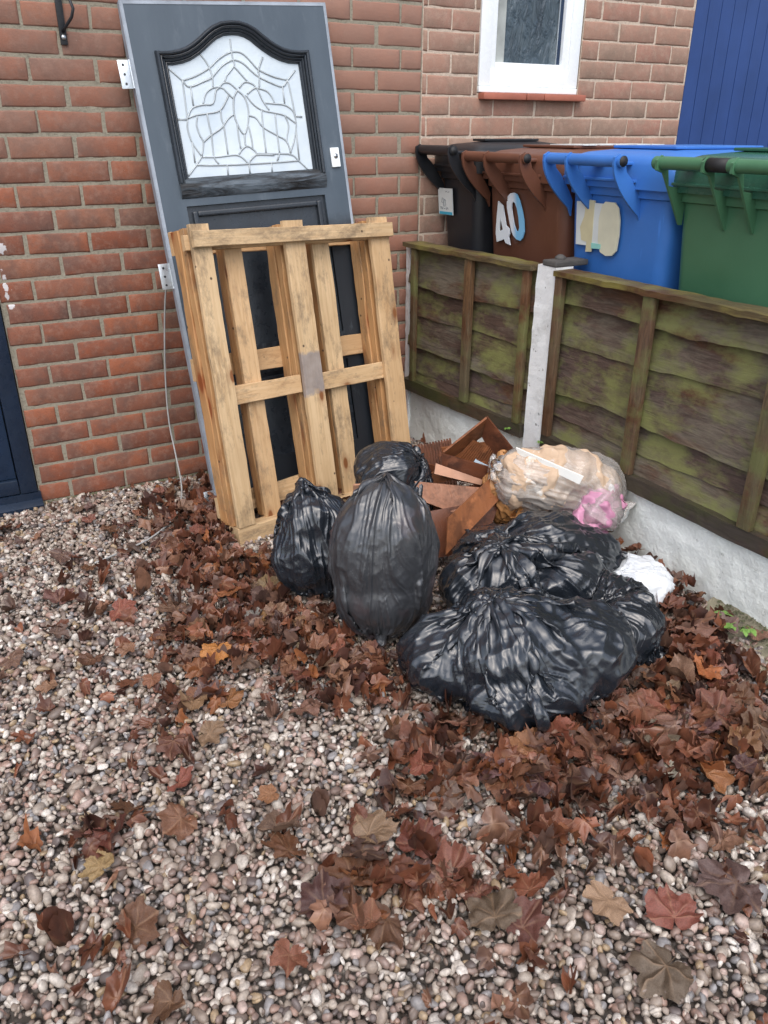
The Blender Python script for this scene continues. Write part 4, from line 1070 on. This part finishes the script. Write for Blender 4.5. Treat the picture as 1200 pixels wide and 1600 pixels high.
SC = {}
SC['tall'] = [(.702,-1.510,.262,.182,.165,.258), (.690,-1.53,.16,.165,.150,.158)]
SC['left'] = [(.590,-1.215,.155,.145,.13,.15), (.61,-1.20,.26,.125,.115,.12)]
SC['back'] = [(1.01,-1.03,.17,.15,.15,.17), (1.00,-1.00,.30,.150,.14,.105)]
SC['front'] = [(.745,-1.850,.105,.18,.165,.110), (1.00,-2.005,.125,.225,.18,.135), (.875,-1.95,.145,.215,.185,.150), (.86,-2.04,.085,.20,.16,.090)]
SC['mid'] = [(1.16,-1.46,.115,.17,.14,.120), (1.30,-1.54,.14,.19,.17,.13), (1.43,-1.61,.105,.16,.14,.105), (1.10,-1.62,.130,.17,.15,.130), (1.00,-1.58,.10,.13,.12,.11), (1.24,-1.72,.12,.16,.14,.12)]
SC['right'] = [(1.275,-1.985,.09,.125,.125,.10), (1.34,-1.85,.09,.13,.13,.095)]
SC['white'] = [(1.535,-1.745,.060,.135,.14,.065)]
def bag(key, A, B, label, mat='bag', cat='bin bag', amp=.9, pl=.014, fr=1.0, npl=13, **kw):
    near = [l for k in SC if k != key for l in SC[k]]
    near = [(*l[:3], *(q*.97 for q in l[3:])) for l in near if min(math.dist(l[:2], q[:2]) for q in SC[key]) < .42]
    P = simulate(SC[key], A, B, near, **kw)
    P = crease(P, amp, pl, kw.get('seed', 1)*7, 0, 4, fr, npl)
    o = grid_obj('rubbish_bag', P, M[mat]); tag(o, label, cat, 'bags of rubbish heaped on the leaves'); return o
bag('left', (.60,-1.14,.39), (.60,-1.24,.01), 'leftmost black bin bag of the heap, tied at its top, half behind the tall bag', seed=3, tuft=9)
bag('tall', (.610,-1.665,.055), (.735,-1.46,.515), 'tall upright greyish black bin bag with long pleats, standing mid heap', 'bag_grey', seed=5, tuft=0, slack=1.03, amp=.45, pl=.014, knobs=0, npl=15)
bag('back', (1.10,-1.06,.33), (.98,-1.02,.02), 'small crumpled black bin bag at the back, between the pallet and the tall bag', seed=8, tuft=10, slack=1.15, noise=.014)
bag('mid', (1.07,-1.60,.245), (1.50,-1.60,.03), 'black bin bag lying under the clear bag, behind the big front bag', seed=11, tuft=6)
bag('right', (1.20,-1.90,.16), (1.33,-2.02,.02), 'small black bin bag at the right end of the heap, beside the big front bag', seed=13, tuft=0)
bag('front', (.835,-1.90,.285), (.93,-2.0,.01), 'biggest black bin bag, lying wet and tied at the front of the heap', seed=21, tuft=12, tuftdir=(-.1,.25,.5), amp=1.0, pl=.017, npl=15, knobs=2)
P = simulate(SC['white'], (1.44,-1.70,.10), (1.62,-1.80,.02), [(*l[:3], *(q*.97 for q in l[3:])) for l in SC['mid']+SC['right']], S=96, R=64, tuft=0, slack=1.1, seed=4)
P = crease(P, .8, .010, 4, 0, 3, 1.0, 20)
tag(grid_obj('plastic_sheet', P, M['white_film']), 'crumpled white plastic sheeting sticking out at the right of the heap', 'plastic sheet')

# clear sack with packing paper
CL = [(1.50+.877*s, -1.355-.481*s, .285-.16*(s+.13)**2-.10*max(0, s), .105-.35*s*s, .100-.3*s*s, .128-.9*s*s) for s in (-.14,-.09,-.04,.01,.06,.11,.15)]
CO = np.array([1.5,-1.36,0])
cs = empty('clear_sack', (1.5,-1.36,0), None, 'clear sack full of brown packing paper and a pink packet, propped against the fence', 'sack')
P = simulate(CL, (1.34,-1.22,.33), (1.70,-1.52,.20), [], S=96, R=64, tuft=0, circ=1.15, slack=1.05, seed=31, noise=.012, iters=60, rough=.05, knobs=0)
P = crease(P, 1.6, .004, 31, 0, 3, 1.0, 9)
grid_obj('packing_paper', P - CO, M['paper'], 0, cs)
P2 = simulate([(1.590,-1.478,.200,.078,.088,.088),(1.545,-1.475,.160,.080,.070,.06)], (1.52,-1.50,.11), (1.66,-1.50,.29), [], S=72, R=48, tuft=0, circ=1.15, slack=1.05, seed=33, iters=60, rough=.1, knobs=0)
grid_obj('pink_packet', crease(P2, 1.5, .004, 33, 0, 3, 1.2, 7) - CO, M['pink'], 0, cs)
P2 = simulate([(1.625,-1.45,.262,.065,.075,.055)], (1.58,-1.42,.32), (1.69,-1.48,.26), [], S=60, R=40, tuft=0, circ=1.15, slack=1.05, seed=34, iters=50, rough=.1, knobs=0)
grid_obj('white_packet', crease(P2, 1.0, .003, 34, 0, 3, 1.2, 7) - CO, M['white_film'], 0, cs)
P3 = simulate([(1.375,-1.27,.245,.085,.085,.130)], (1.34,-1.23,.385), (1.38,-1.30,.11), [], S=72, R=50, tuft=4, circ=1.3, slack=1.1, seed=35, iters=70, rough=.2, knobs=0)
tag(grid_obj('paper_bag', crease(P3, 1.5, .012, 35, 0, 3, .9, 7), M['paper_orange']), 'crumpled orange brown paper between the broken drawer and the clear sack', 'paper')
P4 = simulate([(q[0]+.002, q[1]-.002, q[2]+.002, q[3]+.004, q[4]+.004, q[5]+.004) for q in CL] + [(1.590,-1.48,.202,.086,.096,.096)], (1.33,-1.20,.36), (1.715,-1.54,.22), [], S=104, R=70, tuft=6, circ=1.1, slack=1.04, seed=37, iters=80, rough=.1, knobs=0)
grid_obj('clear_film', crease(P4, .9, .008, 37, 0, 3, .9, 9) - CO, M['clear'], 0, cs)
# black print on the sack end
def slab(name, p0, p1, p2, p3, th, mat, parent=None, n=1, bow=0):
    p0, p1, p2, p3 = map(Vector, (p0, p1, p2, p3)); nn = (p1-p0).cross(p3-p0).normalized(); k = 8; V = []; F = []
    for side in (0, 1):
        for i in range(k+1):
            for j in range(k+1):
                s, t = i/k, j/k; q = (p0*(1-s)+p1*s)*(1-t) + (p3*(1-s)+p2*s)*t
                V.append(q + nn*(side*th + bow*math.sin(math.pi*s)*math.sin(math.pi*t)*.5 + bow*.5*math.sin(math.pi*s)))
    w = (k+1)**2; idx = lambda s, i, j: s*w+i*(k+1)+j
    for i in range(k):
        for j in range(k):
            F.append((idx(0,i,j), idx(0,i,j+1), idx(0,i+1,j+1), idx(0,i+1,j))); F.append((idx(1,i,j), idx(1,i+1,j), idx(1,i+1,j+1), idx(1,i,j+1)))
        F += [(idx(0,i,0), idx(0,i+1,0), idx(1,i+1,0), idx(1,i,0)), (idx(0,i,k), idx(1,i,k), idx(1,i+1,k), idx(0,i+1,k)), (idx(0,0,i), idx(1,0,i), idx(1,0,i+1), idx(0,0,i+1)), (idx(0,k,i), idx(0,k,i+1), idx(1,k,i+1), idx(1,k,i))]
    mb_ = MB(); mb_.add(V, F); o = mb_.build(name, mat, parent); return smooth_angle(o, 35)
o = slab('white_lath', (1.358,-1.286,.414), (1.491,-1.497,.354), (1.482,-1.492,.326), (1.368,-1.292,.384), .006, M['whitewood'])
tag(o, 'white painted strip of wood lying across the top of the clear sack', 'wood strip')

# broken drawer / laminated boards
dw = empty('broken_drawer', (1.33,-1.05,.0), None, 'broken reddish brown drawer with ribbed base and pale blue label, behind the bags', 'drawer')
def dslab(name, a, b, c, d, th, mat, bow=0):
    off = Vector((1.33,-1.05,0)); return slab(name, Vector(a)-off, Vector(b)-off, Vector(c)-off, Vector(d)-off, th, mat, dw, bow=bow)
dslab('left_side', (1.350,-1.110,.478), (1.225,-1.020,.335), (1.265,-.975,.270), (1.392,-1.045,.385), .008, M['card'])
dslab('right_side', (1.350,-1.114,.478), (1.450,-1.160,.345), (1.432,-1.120,.245), (1.362,-1.075,.385), .008, M['card_dark'])
rb = dslab('ribbed_base', (1.335,-1.055,.37), (1.425,-1.115,.325), (1.400,-1.100,.235), (1.275,-1.000,.265), .006, M['card'])
mb = MB()
for k in range(16):
    t = k/15; a = Vector((1.340,-1.062,.372)).lerp(Vector((1.428,-1.122,.328)), t); b = Vector((1.285,-1.022,.275)).lerp(Vector((1.403,-1.107,.240)), t)
    mb.tube([a-Vector((1.33,-1.05,0)), b-Vector((1.33,-1.05,0))], .0022, 5)
mb.build('base_rib', M['card'], rb)
dslab('paper_label', (1.338,-1.075,.300), (1.392,-1.125,.268), (1.384,-1.122,.250), (1.330,-1.072,.284), .003, M['label_blue'])
dslab('front_board', (1.185,-1.075,.350), (1.405,-1.215,.278), (1.392,-1.205,.190), (1.190,-1.075,.270), .010, M['card_dark'])
o = slab('board_offcut', (1.150,-1.090,.325), (1.300,-1.180,.262), (1.290,-1.185,.245), (1.135,-1.105,.292), .012, M['tanboard']); tag(o, 'narrow pinkish tan board offcut lying in front of the broken drawer', 'board offcut')
o = slab('folded_board', (1.045,-1.115,.285), (1.330,-1.235,.240), (1.165,-1.265,.180), (1.040,-1.160,.230), .008, M['card'], bow=.006); tag(o, 'wide reddish brown laminated board folded between the drawer and the tall bag', 'board')
o = slab('folded_board', (1.000,-1.200,.200), (1.330,-1.260,.215), (1.215,-1.320,.050), (1.000,-1.290,.060), .006, M['card_dark']); tag(o, 'dark brown laminated board tucked under the wider board', 'board')
o = slab('long_panel', (1.330,-1.275,.235), (1.440,-1.185,.340), (1.045,-1.335,.232), (1.010,-1.385,.120), .006, M['card']); tag(o, 'long reddish brown panel slanting down towards the tall grey bag', 'board')
o = slab('ribbed_panel', (1.222,-.778,.266), (1.397,-.817,.285), (1.325,-.997,.115), (1.160,-.953,.110), .010, M['card']); tag(o, 'wide reddish brown panel sloping behind the small back bag, at the back of the jumble', 'board')
rp = MB()
for q_ in range(14):
    t_ = .06+.88*q_/13; rp.tube([Vector((1.222,-.778,.266)).lerp(Vector((1.397,-.817,.285)), t_)+Vector((-.002,-.010,.010)), Vector((1.160,-.953,.110)).lerp(Vector((1.325,-.997,.115)), t_)+Vector((-.002,-.010,.010))], .004, 5)
rp.build('panel_ribs', M['card_dark'], o)
o = slab('board_offcut', (1.218,-1.027,.262), (1.418,-1.000,.308), (1.455,-1.020,.275), (1.249,-1.044,.217), .011, M['card']); tag(o, 'short reddish slat tilted up behind the narrow tan offcut', 'board offcut')
o = slab('board_offcut', (1.215,-1.240,.205), (1.415,-1.225,.292), (1.442,-1.235,.258), (1.251,-1.262,.163), .010, M['tanboard']); tag(o, 'tan slat lying on the long slanting panel beside the orange brown paper', 'board offcut')
for nm, q, mt, lb in (('board_offcut', ((1.131,-1.047,.267),(1.424,-1.094,.294),(1.438,-1.102,.262),(1.140,-1.052,.220)), 'card', 'long reddish slat lying level across the jumble, under the drawer front'),
    ('board_offcut', ((1.179,-.925,.265),(1.294,-1.137,.267),(1.288,-1.134,.230),(1.173,-.922,.222)), 'card_dark', 'dark slat sticking out between the small back bag and the drawer'),
    ('board_offcut', ((1.104,-1.147,.238),(1.355,-1.170,.241),(1.333,-1.181,.189),(1.103,-1.169,.170)), 'card_dark', 'dark brown slat in the middle of the jumble of boards'),
    ('board_offcut', ((1.281,-.925,.305),(1.486,-.981,.313),(1.502,-.989,.264),(1.291,-.930,.262)), 'card', 'reddish slat at the very back of the jumble, against the low wall')):
    o = slab(nm, *q, .012, M[mt]); tag(o, lb, 'board offcut')
o = slab('board_offcut', (.765,-1.180,.352), (.865,-1.235,.345), (.880,-1.215,.300), (.760,-1.175,.290), .012, M['tanboard'], bow=.02); tag(o, 'pinkish tan board end poking up between the two bags next to the pallet', 'board offcut')

# ------------------------------------------------------------------ maple leaves
OUT = [(90,1.0),(85,.93),(81,.86),(76,.88),(72,.82),(68,.77),(63,.73),(58,.76),(54,.83),(50,.88),(46,.97),(41,.96),(37,.88),(32,.90),(27,.80),(21,.76),(14,.70),(7,.72),(1,.76),(-6,.80),(-13,.78),(-20,.68),(-28,.62),(-38,.56),(-50,.50),(-62,.46),(-75,.33),(-90,.08)]
def leaf_geo(seed, na=64, nr=6, curl=1.0, petiole=True):
    r = random.Random(seed); an = [a for a, _ in OUT]; ra = [q for _, q in OUT]
    th = np.linspace(-90, 270, na, endpoint=False)
    tt = np.where(th > 90, 180-th, th); R = np.interp(tt, an[::-1], ra[::-1]) * (1 + (.06 if na > 40 else .22)*np.array([r.uniform(-1, 1) for _ in th]))
    t = np.linspace(0, 1, nr+1)[1:]
    X = (R[None]*t[:, None])*np.cos(np.radians(th)); Y = (R[None]*t[:, None])*np.sin(np.radians(th))
    V = np.concatenate([[[0, 0, 0]], np.stack([X, Y, np.zeros_like(X)], -1).reshape(-1, 3)])
    ang = np.degrees(np.arctan2(V[:, 1], V[:, 0])); rad = np.hypot(V[:, 0], V[:, 1])
    veins = np.array([90, 42, 138, -10, 190]); dv = np.min(np.abs((ang[:, None]-veins+180) % 360-180), 1)
    vein = np.exp(-(rad*np.radians(dv)/.022)**2)*(rad < 1); vein[0] = 1
    z = rad*np.minimum(np.radians(dv), .4)*.42*r.uniform(.4, 1.3)*(1 if r.random() < .6 else -1)
    z += vnoise(V, 3.1, seed)*.16*rad + vnoise(V, 6, seed+1)*.06 + np.abs(vnoise(V, 4.5, seed+2))*.12*rad
    V[:, 2] = z
    fo = r.choice([0, 0, .35, .8, 1.3])*r.uniform(.7, 1.2)*curl**.5; sg = 1 if r.random() < .7 else -1
    for s_ in (-1, 1):
        q = (V[:, 0]*s_ > 0); f_ = fo*(1 if s_ > 0 else r.uniform(.1, 1)); V[q, 2] += sg*np.abs(V[q, 0])*math.sin(min(1.2, f_)); V[q, 0] *= math.cos(min(1.2, f_))
    V[:, :2] += np.stack([pnoise(V, 1.7, seed+50), pnoise(V, 1.7, seed+51)], -1)*.10
    V[:, 1] -= .3
    # two random bends
    for b in range(2):
        a = r.uniform(0, 2*math.pi); d = np.array([math.cos(a), math.sin(a)]); k = r.uniform(.3, 1.5)*curl*(1 if r.random() < .5 else -1)
        s = V[:, 0]*d[0]+V[:, 1]*d[1]; s0 = r.uniform(-.3, .3); e = np.where(s > s0, s-s0, 0)*(1 if b else 1)
        kk = k+1e-6; ns = np.sin(e*kk)/kk; nz = (1-np.cos(e*kk))/kk
        V[:, 0] += d[0]*(ns-e); V[:, 1] += d[1]*(ns-e); V[:, 2] += nz
    F = [np.array([(0, 1+j, 1+(j+1) % na) for j in range(na)]), np.array([(1+i*na+j, 1+(i+1)*na+j, 1+(i+1)*na+(j+1) % na, 1+i*na+(j+1) % na) for i in range(nr-1) for j in range(na)])]
    if petiole:
        b = len(V); pv = []; 
        for k in range(6):
            s = k/5; c = np.array([.1*s*s*r.uniform(.8, 1.2), -.36-.5*s, .02-.03*s]); w = .014
            pv += [c+[w, 0, 0], c+[-w*.5, 0, w], c+[-w*.5, 0, -w]]
        V = np.concatenate([V, pv]); vein = np.concatenate([vein, np.full(18, .6)])
        F[1] = np.concatenate([F[1], np.array([(b+k*3+j, b+k*3+(j+1) % 3, b+(k+1)*3+(j+1) % 3, b+(k+1)*3+j) for k in range(5) for j in range(3)])])
    return V, F, vein
PAL = [((.145,.056,.032), 'dark reddish brown maple leaf lying wet and curled on the gravel'), ((.215,.085,.045), 'russet brown maple leaf lying wet on the gravel'),
       ((.085,.040,.030), 'very dark brown maple leaf lying wet on the gravel'), ((.25,.135,.085), 'light tan brown maple leaf lying on the gravel'),
       ((.27,.105,.040), 'orange brown maple leaf lying on the gravel'), ((.150,.088,.064), 'dull greyish brown maple leaf lying flat on the gravel')]
PW = [.30, .27, .12, .11, .04, .16]
BLOBS = [(.45,-.56,.13,.16,1.0),(.40,-.80,.13,.14,.85),(.42,-.98,.16,.16,.8),(.40,-1.24,.20,.18,.8),(.46,-1.50,.14,.16,.9),(.50,-1.72,.12,.12,.8),(.58,-2.08,.13,.10,.9),(.75,-2.26,.16,.10,1.),(.98,-2.30,.18,.12,1.),(1.20,-2.26,.18,.15,1.),(1.40,-2.10,.16,.16,1.),(1.54,-1.93,.10,.14,1.1),(1.62,-1.66,.07,.22,1.3),(1.28,-2.42,.16,.10,.7),
         (.16,-1.45,.12,.10,.55),(.02,-1.60,.09,.09,.5),(.20,-1.25,.14,.12,.45),(.44,-2.20,.10,.08,.45),(.62,-2.42,.14,.10,.45),(.16,-2.36,.09,.08,.4),(.82,-2.55,.14,.10,.35),(1.02,-2.60,.12,.12,.5),(.36,-2.44,.09,.08,.45),(-.30,-2.22,.10,.07,.3),(-.2,-1.95,.1,.09,.28),(.25,-.50,.22,.14,.18),(.30,-.80,.2,.15,.3),(.0,-1.1,.3,.25,.10),(.5,-.35,.2,.2,.5),(.85,-.55,.3,.2,.6)]
def dens(x, y): return min(1.2, sum(a*math.exp(-((x-cx)/sx)**2/1.2-((y-cy)/sy)**2/1.2) for cx, cy, sx, sy, a in BLOBS) + .045)
HB = [l for k in ('tall', 'left', 'front', 'mid', 'right') for l in SC[k]]
def inside(x, y, k=.80): return (.46 < x < .95 and -.90 < y - .217*(x-.487) < -.60) or any(((x-l[0])/(l[3]*k))**2+((y-l[1])/(l[4]*k))**2 < 1 for l in HB)
def in_view(x, y):
    q = Vector((x, y, 0))-cam.matrix_world.translation; d = q.dot(FWD); u = q.dot(RIGHT)/d*1232.5; w = q.dot(DOWN)/d*1232.5
    return d > .3 and abs(u) < 640 and w < 880
def litter_h(x, y):
    h = .045*max(0, 1-abs(x-1.69)/.10)*(1 if -2.0 < y < -1.3 else 0) + .02*min(1, dens(x, y))
    return h
rl = random.Random(77)
# loose layer of scraps and small leaves: one stuff object
LO = [leaf_geo(500+i, 26, 3, 1.7 if i % 2 else .8, False) for i in range(14)]
Vs = []; F3 = []; F4 = []; T = []; VE = []; base = 0; cnt = 0; tries = 0
while cnt < 2250 and tries < 60000:
    tries += 1; x, y = rl.uniform(-.9, 1.70), rl.uniform(-3.0, -.03); d = dens(x, y)
    if rl.random() > d**1.2 or inside(x, y, .7): continue
    V, F, ve = LO[rl.randrange(14)]; s = rl.uniform(.018, .046)*(1 if rl.random() < .8 else 1.35)
    tz = rl.gauss(0, .30); ty = rl.gauss(0, .30); Rm = np.array(Matrix.Rotation(rl.uniform(0, 6.3), 3, 'Z') @ Matrix.Rotation(tz, 3, 'X') @ Matrix.Rotation(ty, 3, 'Y'))
    W = (V*np.array([rl.uniform(.35, 1), 1, rl.uniform(1, 1.8)])*s) @ Rm.T; W[:, 2] += -W[:, 2].min()*.6 + rl.uniform(0, 1)*litter_h(x, y)*1.3 + .001; W[:, 0] += x; W[:, 1] += y
    W[:, 0] = np.minimum(W[:, 0], 1.722); W[:, 1] = np.minimum(W[:, 1], -.006)
    Vs.append(W); F3.append(F[0]+base); F4.append(F[1]+base); base += len(V); cnt += 1; VE.append(ve)
    c = np.array(PAL[rl.choices(range(6), PW)[0]][0])*rl.uniform(.6, 1.15)*np.array([1, .92, .9]); T.append(np.repeat(c[None], len(V), 0))
o = mesh_obj('leaf_litter', np.concatenate(Vs), [np.concatenate(F3), np.concatenate(F4)], M['litter'], None, True, {'vein': np.concatenate(VE)}, {'tint': np.concatenate(T)})
tag(o, 'wet shredded leaf litter spread over the gravel round the bags', 'leaf litter', kind='stuff')
# whole leaves, each one an object
protos = []
for i in range(16):
    V, F, ve = leaf_geo(900+i, 72, 7, .45 if i < 9 else 1.1)
    me = mesh_obj('maple_leaf', V, F, M['leaf'], None, True, {'vein': ve}); protos.append(me)
placed = []
def put_leaf(x, y, s, k, c, label, rz=None, tilt=.22, z=None):
    p = protos[k]
    o = p if not p.get('used') else p.copy()
    if not p.get('used'): p['used'] = 1
    else: COL.objects.link(o)
    if 'used' in o.keys() and o is not p: del o['used']
    o.scale = (s*rl.uniform(.78, 1.12), s, s*rl.uniform(.8, 1.3)); o.rotation_euler = (rl.gauss(0, tilt), rl.gauss(0, tilt), rl.uniform(0, 6.3) if rz is None else rz)
    o.location = (x, y, (.016 + litter_h(x, y)*rl.uniform(.5, 1.2)) if z is None else z)
    o.color = (*[q*rl.uniform(.85, 1.15) for q in c], 1)
    tag(o, label, 'leaf', 'fallen maple leaves on the gravel')
special = [(.845,-2.705,.092,2,(.125,.078,.066),'largest maple leaf, flat greyish dark brown, on the gravel near the lower right',1.2),
    (.175,-1.435,.060,1,(.42,.19,.05),'bright orange brown maple leaf on the gravel left of the tall bag',2.6),
    (.34,-1.30,.034,3,(.17,.17,.16),'small grey maple leaf among the russet litter left of the bags',.4),
    (1.50,-2.05,.075,0,(.21,.105,.075),'broad dusky brown maple leaf just right of the heap of bags',3.0),
    (1.36,-2.20,.066,4,(.36,.14,.055),'glossy orange brown maple leaf beside the small right hand bag',2.2),
    (1.60,-2.06,.065,5,(.17,.11,.09),'greyish brown spread maple leaf next to the green weed by the wall',.3),
    (.60,-2.62,.055,6,(.33,.21,.14),'pale tan folded maple leaf in the lower middle of the gravel',1.8),
    (.985,-2.42,.040,7,(.30,.30,.23),'small pale greenish grey maple leaf below the big front bag',1.1),
    (.11,-2.02,.036,3,(.30,.12,.06),'single russet leaf lying alone on the gravel left of centre',1.5),
    (-.28,-2.03,.045,2,(.32,.20,.09),'yellowish brown maple leaf at the left edge of the gravel',.7),
    (.05,-1.63,.055,5,(.30,.18,.10),'tan brown crinkled maple leaf on the pale gravel left of the heap',2.9)]
for (x, y, s, k, c, lab, rz) in special: put_leaf(x, y, s, k, c, lab, rz, .06, .02+litter_h(x, y)); placed.append((x, y))
cnt = 0; tries = 0
while cnt < 288 and tries < 40000:
    tries += 1; x, y = rl.uniform(-.9, 1.68), rl.uniform(-2.95, -.1); d = dens(x, y)
    if rl.random() > d or inside(x, y, .95) or not in_view(x, y): continue
    if any((x-a)**2+(y-b)**2 < .028**2 for a, b in placed) or any((x-a[0])**2+(y-a[1])**2 < (a[2]*.8)**2 for a in special): continue
    ci = rl.choices(range(6), PW)[0]; big = y < -2.0
    put_leaf(x, y, rl.uniform(.038, .066)*(1.25 if big else 1), rl.randrange(16), PAL[ci][0], PAL[ci][1], None, .25); placed.append((x, y)); cnt += 1
for p in protos:
    if p.get('used'): del p['used']

# ------------------------------------------------------------------ gravel pebbles: one stuff object
def ico(sub):
    import bmesh
    bm = bmesh.new(); bmesh.ops.create_icosphere(bm, subdivisions=sub, radius=1); V = np.array([v.co[:] for v in bm.verts]); F = np.array([[v.index for v in f.verts] for f in bm.faces]); bm.free(); return V, F
IV, IF = ico(2)
rg = np.random.default_rng(5)
vars_ = []
for i in range(24):
    D = vnoise(IV, 1.3, 100+i)*.22 + vnoise(IV, 2.6, 200+i)*.06; vars_.append(IV*(1+D)[:, None])
vars_ = np.array(vars_)
sp = .0128; xs = np.arange(-1.7, 1.80, sp); ys = np.arange(-3.9, -.0, sp); GX, GY = np.meshgrid(xs, ys)
px = (GX + rg.uniform(-.55, .55, GX.shape)*sp).ravel(); py = (GY + rg.uniform(-.55, .55, GX.shape)*sp).ravel()
keep = (py < -.008) & (px < 1.735 - .06*np.clip(1+py, 0, 1))
# keep what the picture (and a step to the side) can see
kd = (px+.315)*.482 + (py+3.356)*.876; ks = (px+.315)*.877 - (py+3.356)*.482
keep &= (kd > .45) & (np.abs(ks) < kd*.66+.62)
px, py = px[keep], py[keep]; n = len(px)
sz = rg.lognormal(math.log(.0073), .30, n).clip(.0036, .0155)
PCOL = np.array([(.285,.235,.20),(.42,.37,.325),(.18,.14,.12),(.53,.49,.45),(.32,.215,.18),(.12,.10,.10),(.25,.25,.265),(.66,.63,.60),(.36,.27,.17),(.23,.165,.145),(.46,.36,.33)])
ci = rg.choice(len(PCOL), n, p=[.15,.15,.11,.105,.10,.055,.09,.065,.04,.085,.05]); tint = PCOL[ci]*rg.uniform(.85, 1.15, (n, 1))*np.array([1.04, 1.0, .94])
vi = rg.integers(0, 24, n)
def rand_rot(n):
    q = rg.normal(size=(n, 4)); q[:, 1:3] *= .45; q /= np.linalg.norm(q, axis=1, keepdims=True); w, x, y, z = q.T
    return np.stack([1-2*(y*y+z*z), 2*(x*y-w*z), 2*(x*z+w*y), 2*(x*y+w*z), 1-2*(x*x+z*z), 2*(y*z-w*x), 2*(x*z-w*y), 2*(y*z+w*x), 1-2*(x*x+y*y)], -1).reshape(n, 3, 3)
Rm = rand_rot(n); asp = np.stack([rg.uniform(1.05, 1.6, n), rg.uniform(.8, 1.1, n), rg.uniform(.5, .85, n)], -1)
V = vars_[vi]*asp[:, None, :]*sz[:, None, None]; V = np.einsum('nij,nkj->nki', Rm, V)
V[..., 0] += px[:, None]; V[..., 1] += py[:, None]; V[..., 2] += (rg.uniform(-.014, .004, n) - .0)[:, None]
F = (IF[None] + (np.arange(n)*len(IV))[:, None, None]).reshape(-1, 3)
o = mesh_obj('gravel', V.reshape(-1, 3), F, M['pebble'], None, True, None, {'tint': np.repeat(tint, len(IV), 0)})
tag(o, 'small rounded mixed pebbles covering the whole ground', 'gravel', kind='stuff')
print('pebbles', n)

# ------------------------------------------------------------------ soil strip, weeds, odds and ends
V = []; nx, ny = 26, 70
for i in range(nx):
    for j in range(ny):
        t = i/(nx-1); y = -1.92-1.1*j/(ny-1); x = 1.735-.16*t*(1+.3*math.sin(j*.35)); V.append((x, y, .040*(1-t)**1.5-.006))
V = np.array(V); V[:, 2] += vnoise(V, 60, 2)*.006+vnoise(V, 140, 3)*.004
F = np.array([(i*ny+j, i*ny+j+1, (i+1)*ny+j+1, (i+1)*ny+j) for i in range(nx-1) for j in range(ny-1)])
o = mesh_obj('soil_strip', V, F, M['soil'], None, True); tag(o, kind='structure')
Vm = []; Fm = []; b = 0
for q in range(900):
    if q < 450: x, y, z = rl.uniform(-.12, 1.6), -.004-abs(rl.gauss(0, .008)), rl.uniform(-.004, .006)
    else: y = rl.uniform(-3., -1.95); x = 1.728-abs(rl.gauss(0, .035)); z = .036-(1.728-x)*.2
    s = rl.uniform(.002, .006)
    for v in ((s,0,0),(-s*.5,s,0),(-s*.5,-s,0),(0,0,s*1.4)): Vm.append((x+v[0], min(y+v[1], -.001), z+v[2]))
    Fm += [(b,b+1,b+3),(b+1,b+2,b+3),(b+2,b,b+3)]; b += 4
o = mesh_obj('moss', np.array(Vm), np.array(Fm), M['moss']); tag(o, 'dark moss crumbs along the foot of the walls', 'moss', kind='stuff')
def weed(x, y, z, s, nst, label, seed):
    r = random.Random(seed); e = empty('weed', (x, y, z), None, label, 'weed', 'green weeds by the low white wall'); st = MB(); blades = []
    for k in range(nst):
        a = r.uniform(1.7, 4.9); h = r.uniform(.5, 1)*s; tip = Vector((math.cos(a)*h*.8, math.sin(a)*h*.8, h*.55)); st.tube([(0,0,0), tip*.5+Vector((0,0,h*.22)), tip], .0011, 5)
        lf = MB(); blades.append(lf)
        for (da, ls) in ((0, 1), (1.1, .8), (-1.1, .8)):
            d = Vector((math.cos(a+da), math.sin(a+da), -.1)); sd_ = Vector((-d.y, d.x, 0)); L = .30*s*ls*r.uniform(.8, 1.1); V = []; F = []
            prof = [0, .55, .95, .8, 1.0, .6, .7, .3, 0]
            for i, w in enumerate(prof):
                t = i/8; c = tip + d*L*t + Vector((0, 0, -.3*L*t*t)); V += [c+sd_*w*L*.36+Vector((0,0,.06*L*w)), c, c-sd_*w*L*.36+Vector((0,0,.06*L*w))]
            for i in range(8): F += [(i*3, i*3+1, i*3+4, i*3+3), (i*3+1, i*3+2, i*3+5, i*3+4)]
            lf.add(V, F)
    st.build('stem', M['weed'], e); [q.build('leaf', M['weed'], e, True) for q in blades]
weed(1.66, -2.085, .022, .085, 6, 'bright green weed with lobed leaves at the foot of the white wall', 1)
weed(1.705, -.80, .268, .05, 6, 'small green weed on top of the low wall just left of the white post', 2)
weed(1.715, -1.035, .268, .045, 4, 'small green weed on top of the low wall just right of the white post', 3)
mb = MB(); mb.box(.60, .72, -1.0, -.93, .004, .035, .006); x = mb.build('plastic_tray', M['greenbox']); x.rotation_euler = (0, 0, 0); smooth_angle(x); tag(x, 'dark green plastic tray lying under the leaves in front of the pallet foot', 'tray')
mb = MB(); mb.tube([(.955,-2.185,.0),(.957,-2.186,.022),(.958,-2.186,.034)], [.036,.034,.026], 18); x = mb.build('black_cap', M['rubber'], None); smooth_angle(x); tag(x, 'black plastic cap lying among leaves below the big front bag', 'cap')
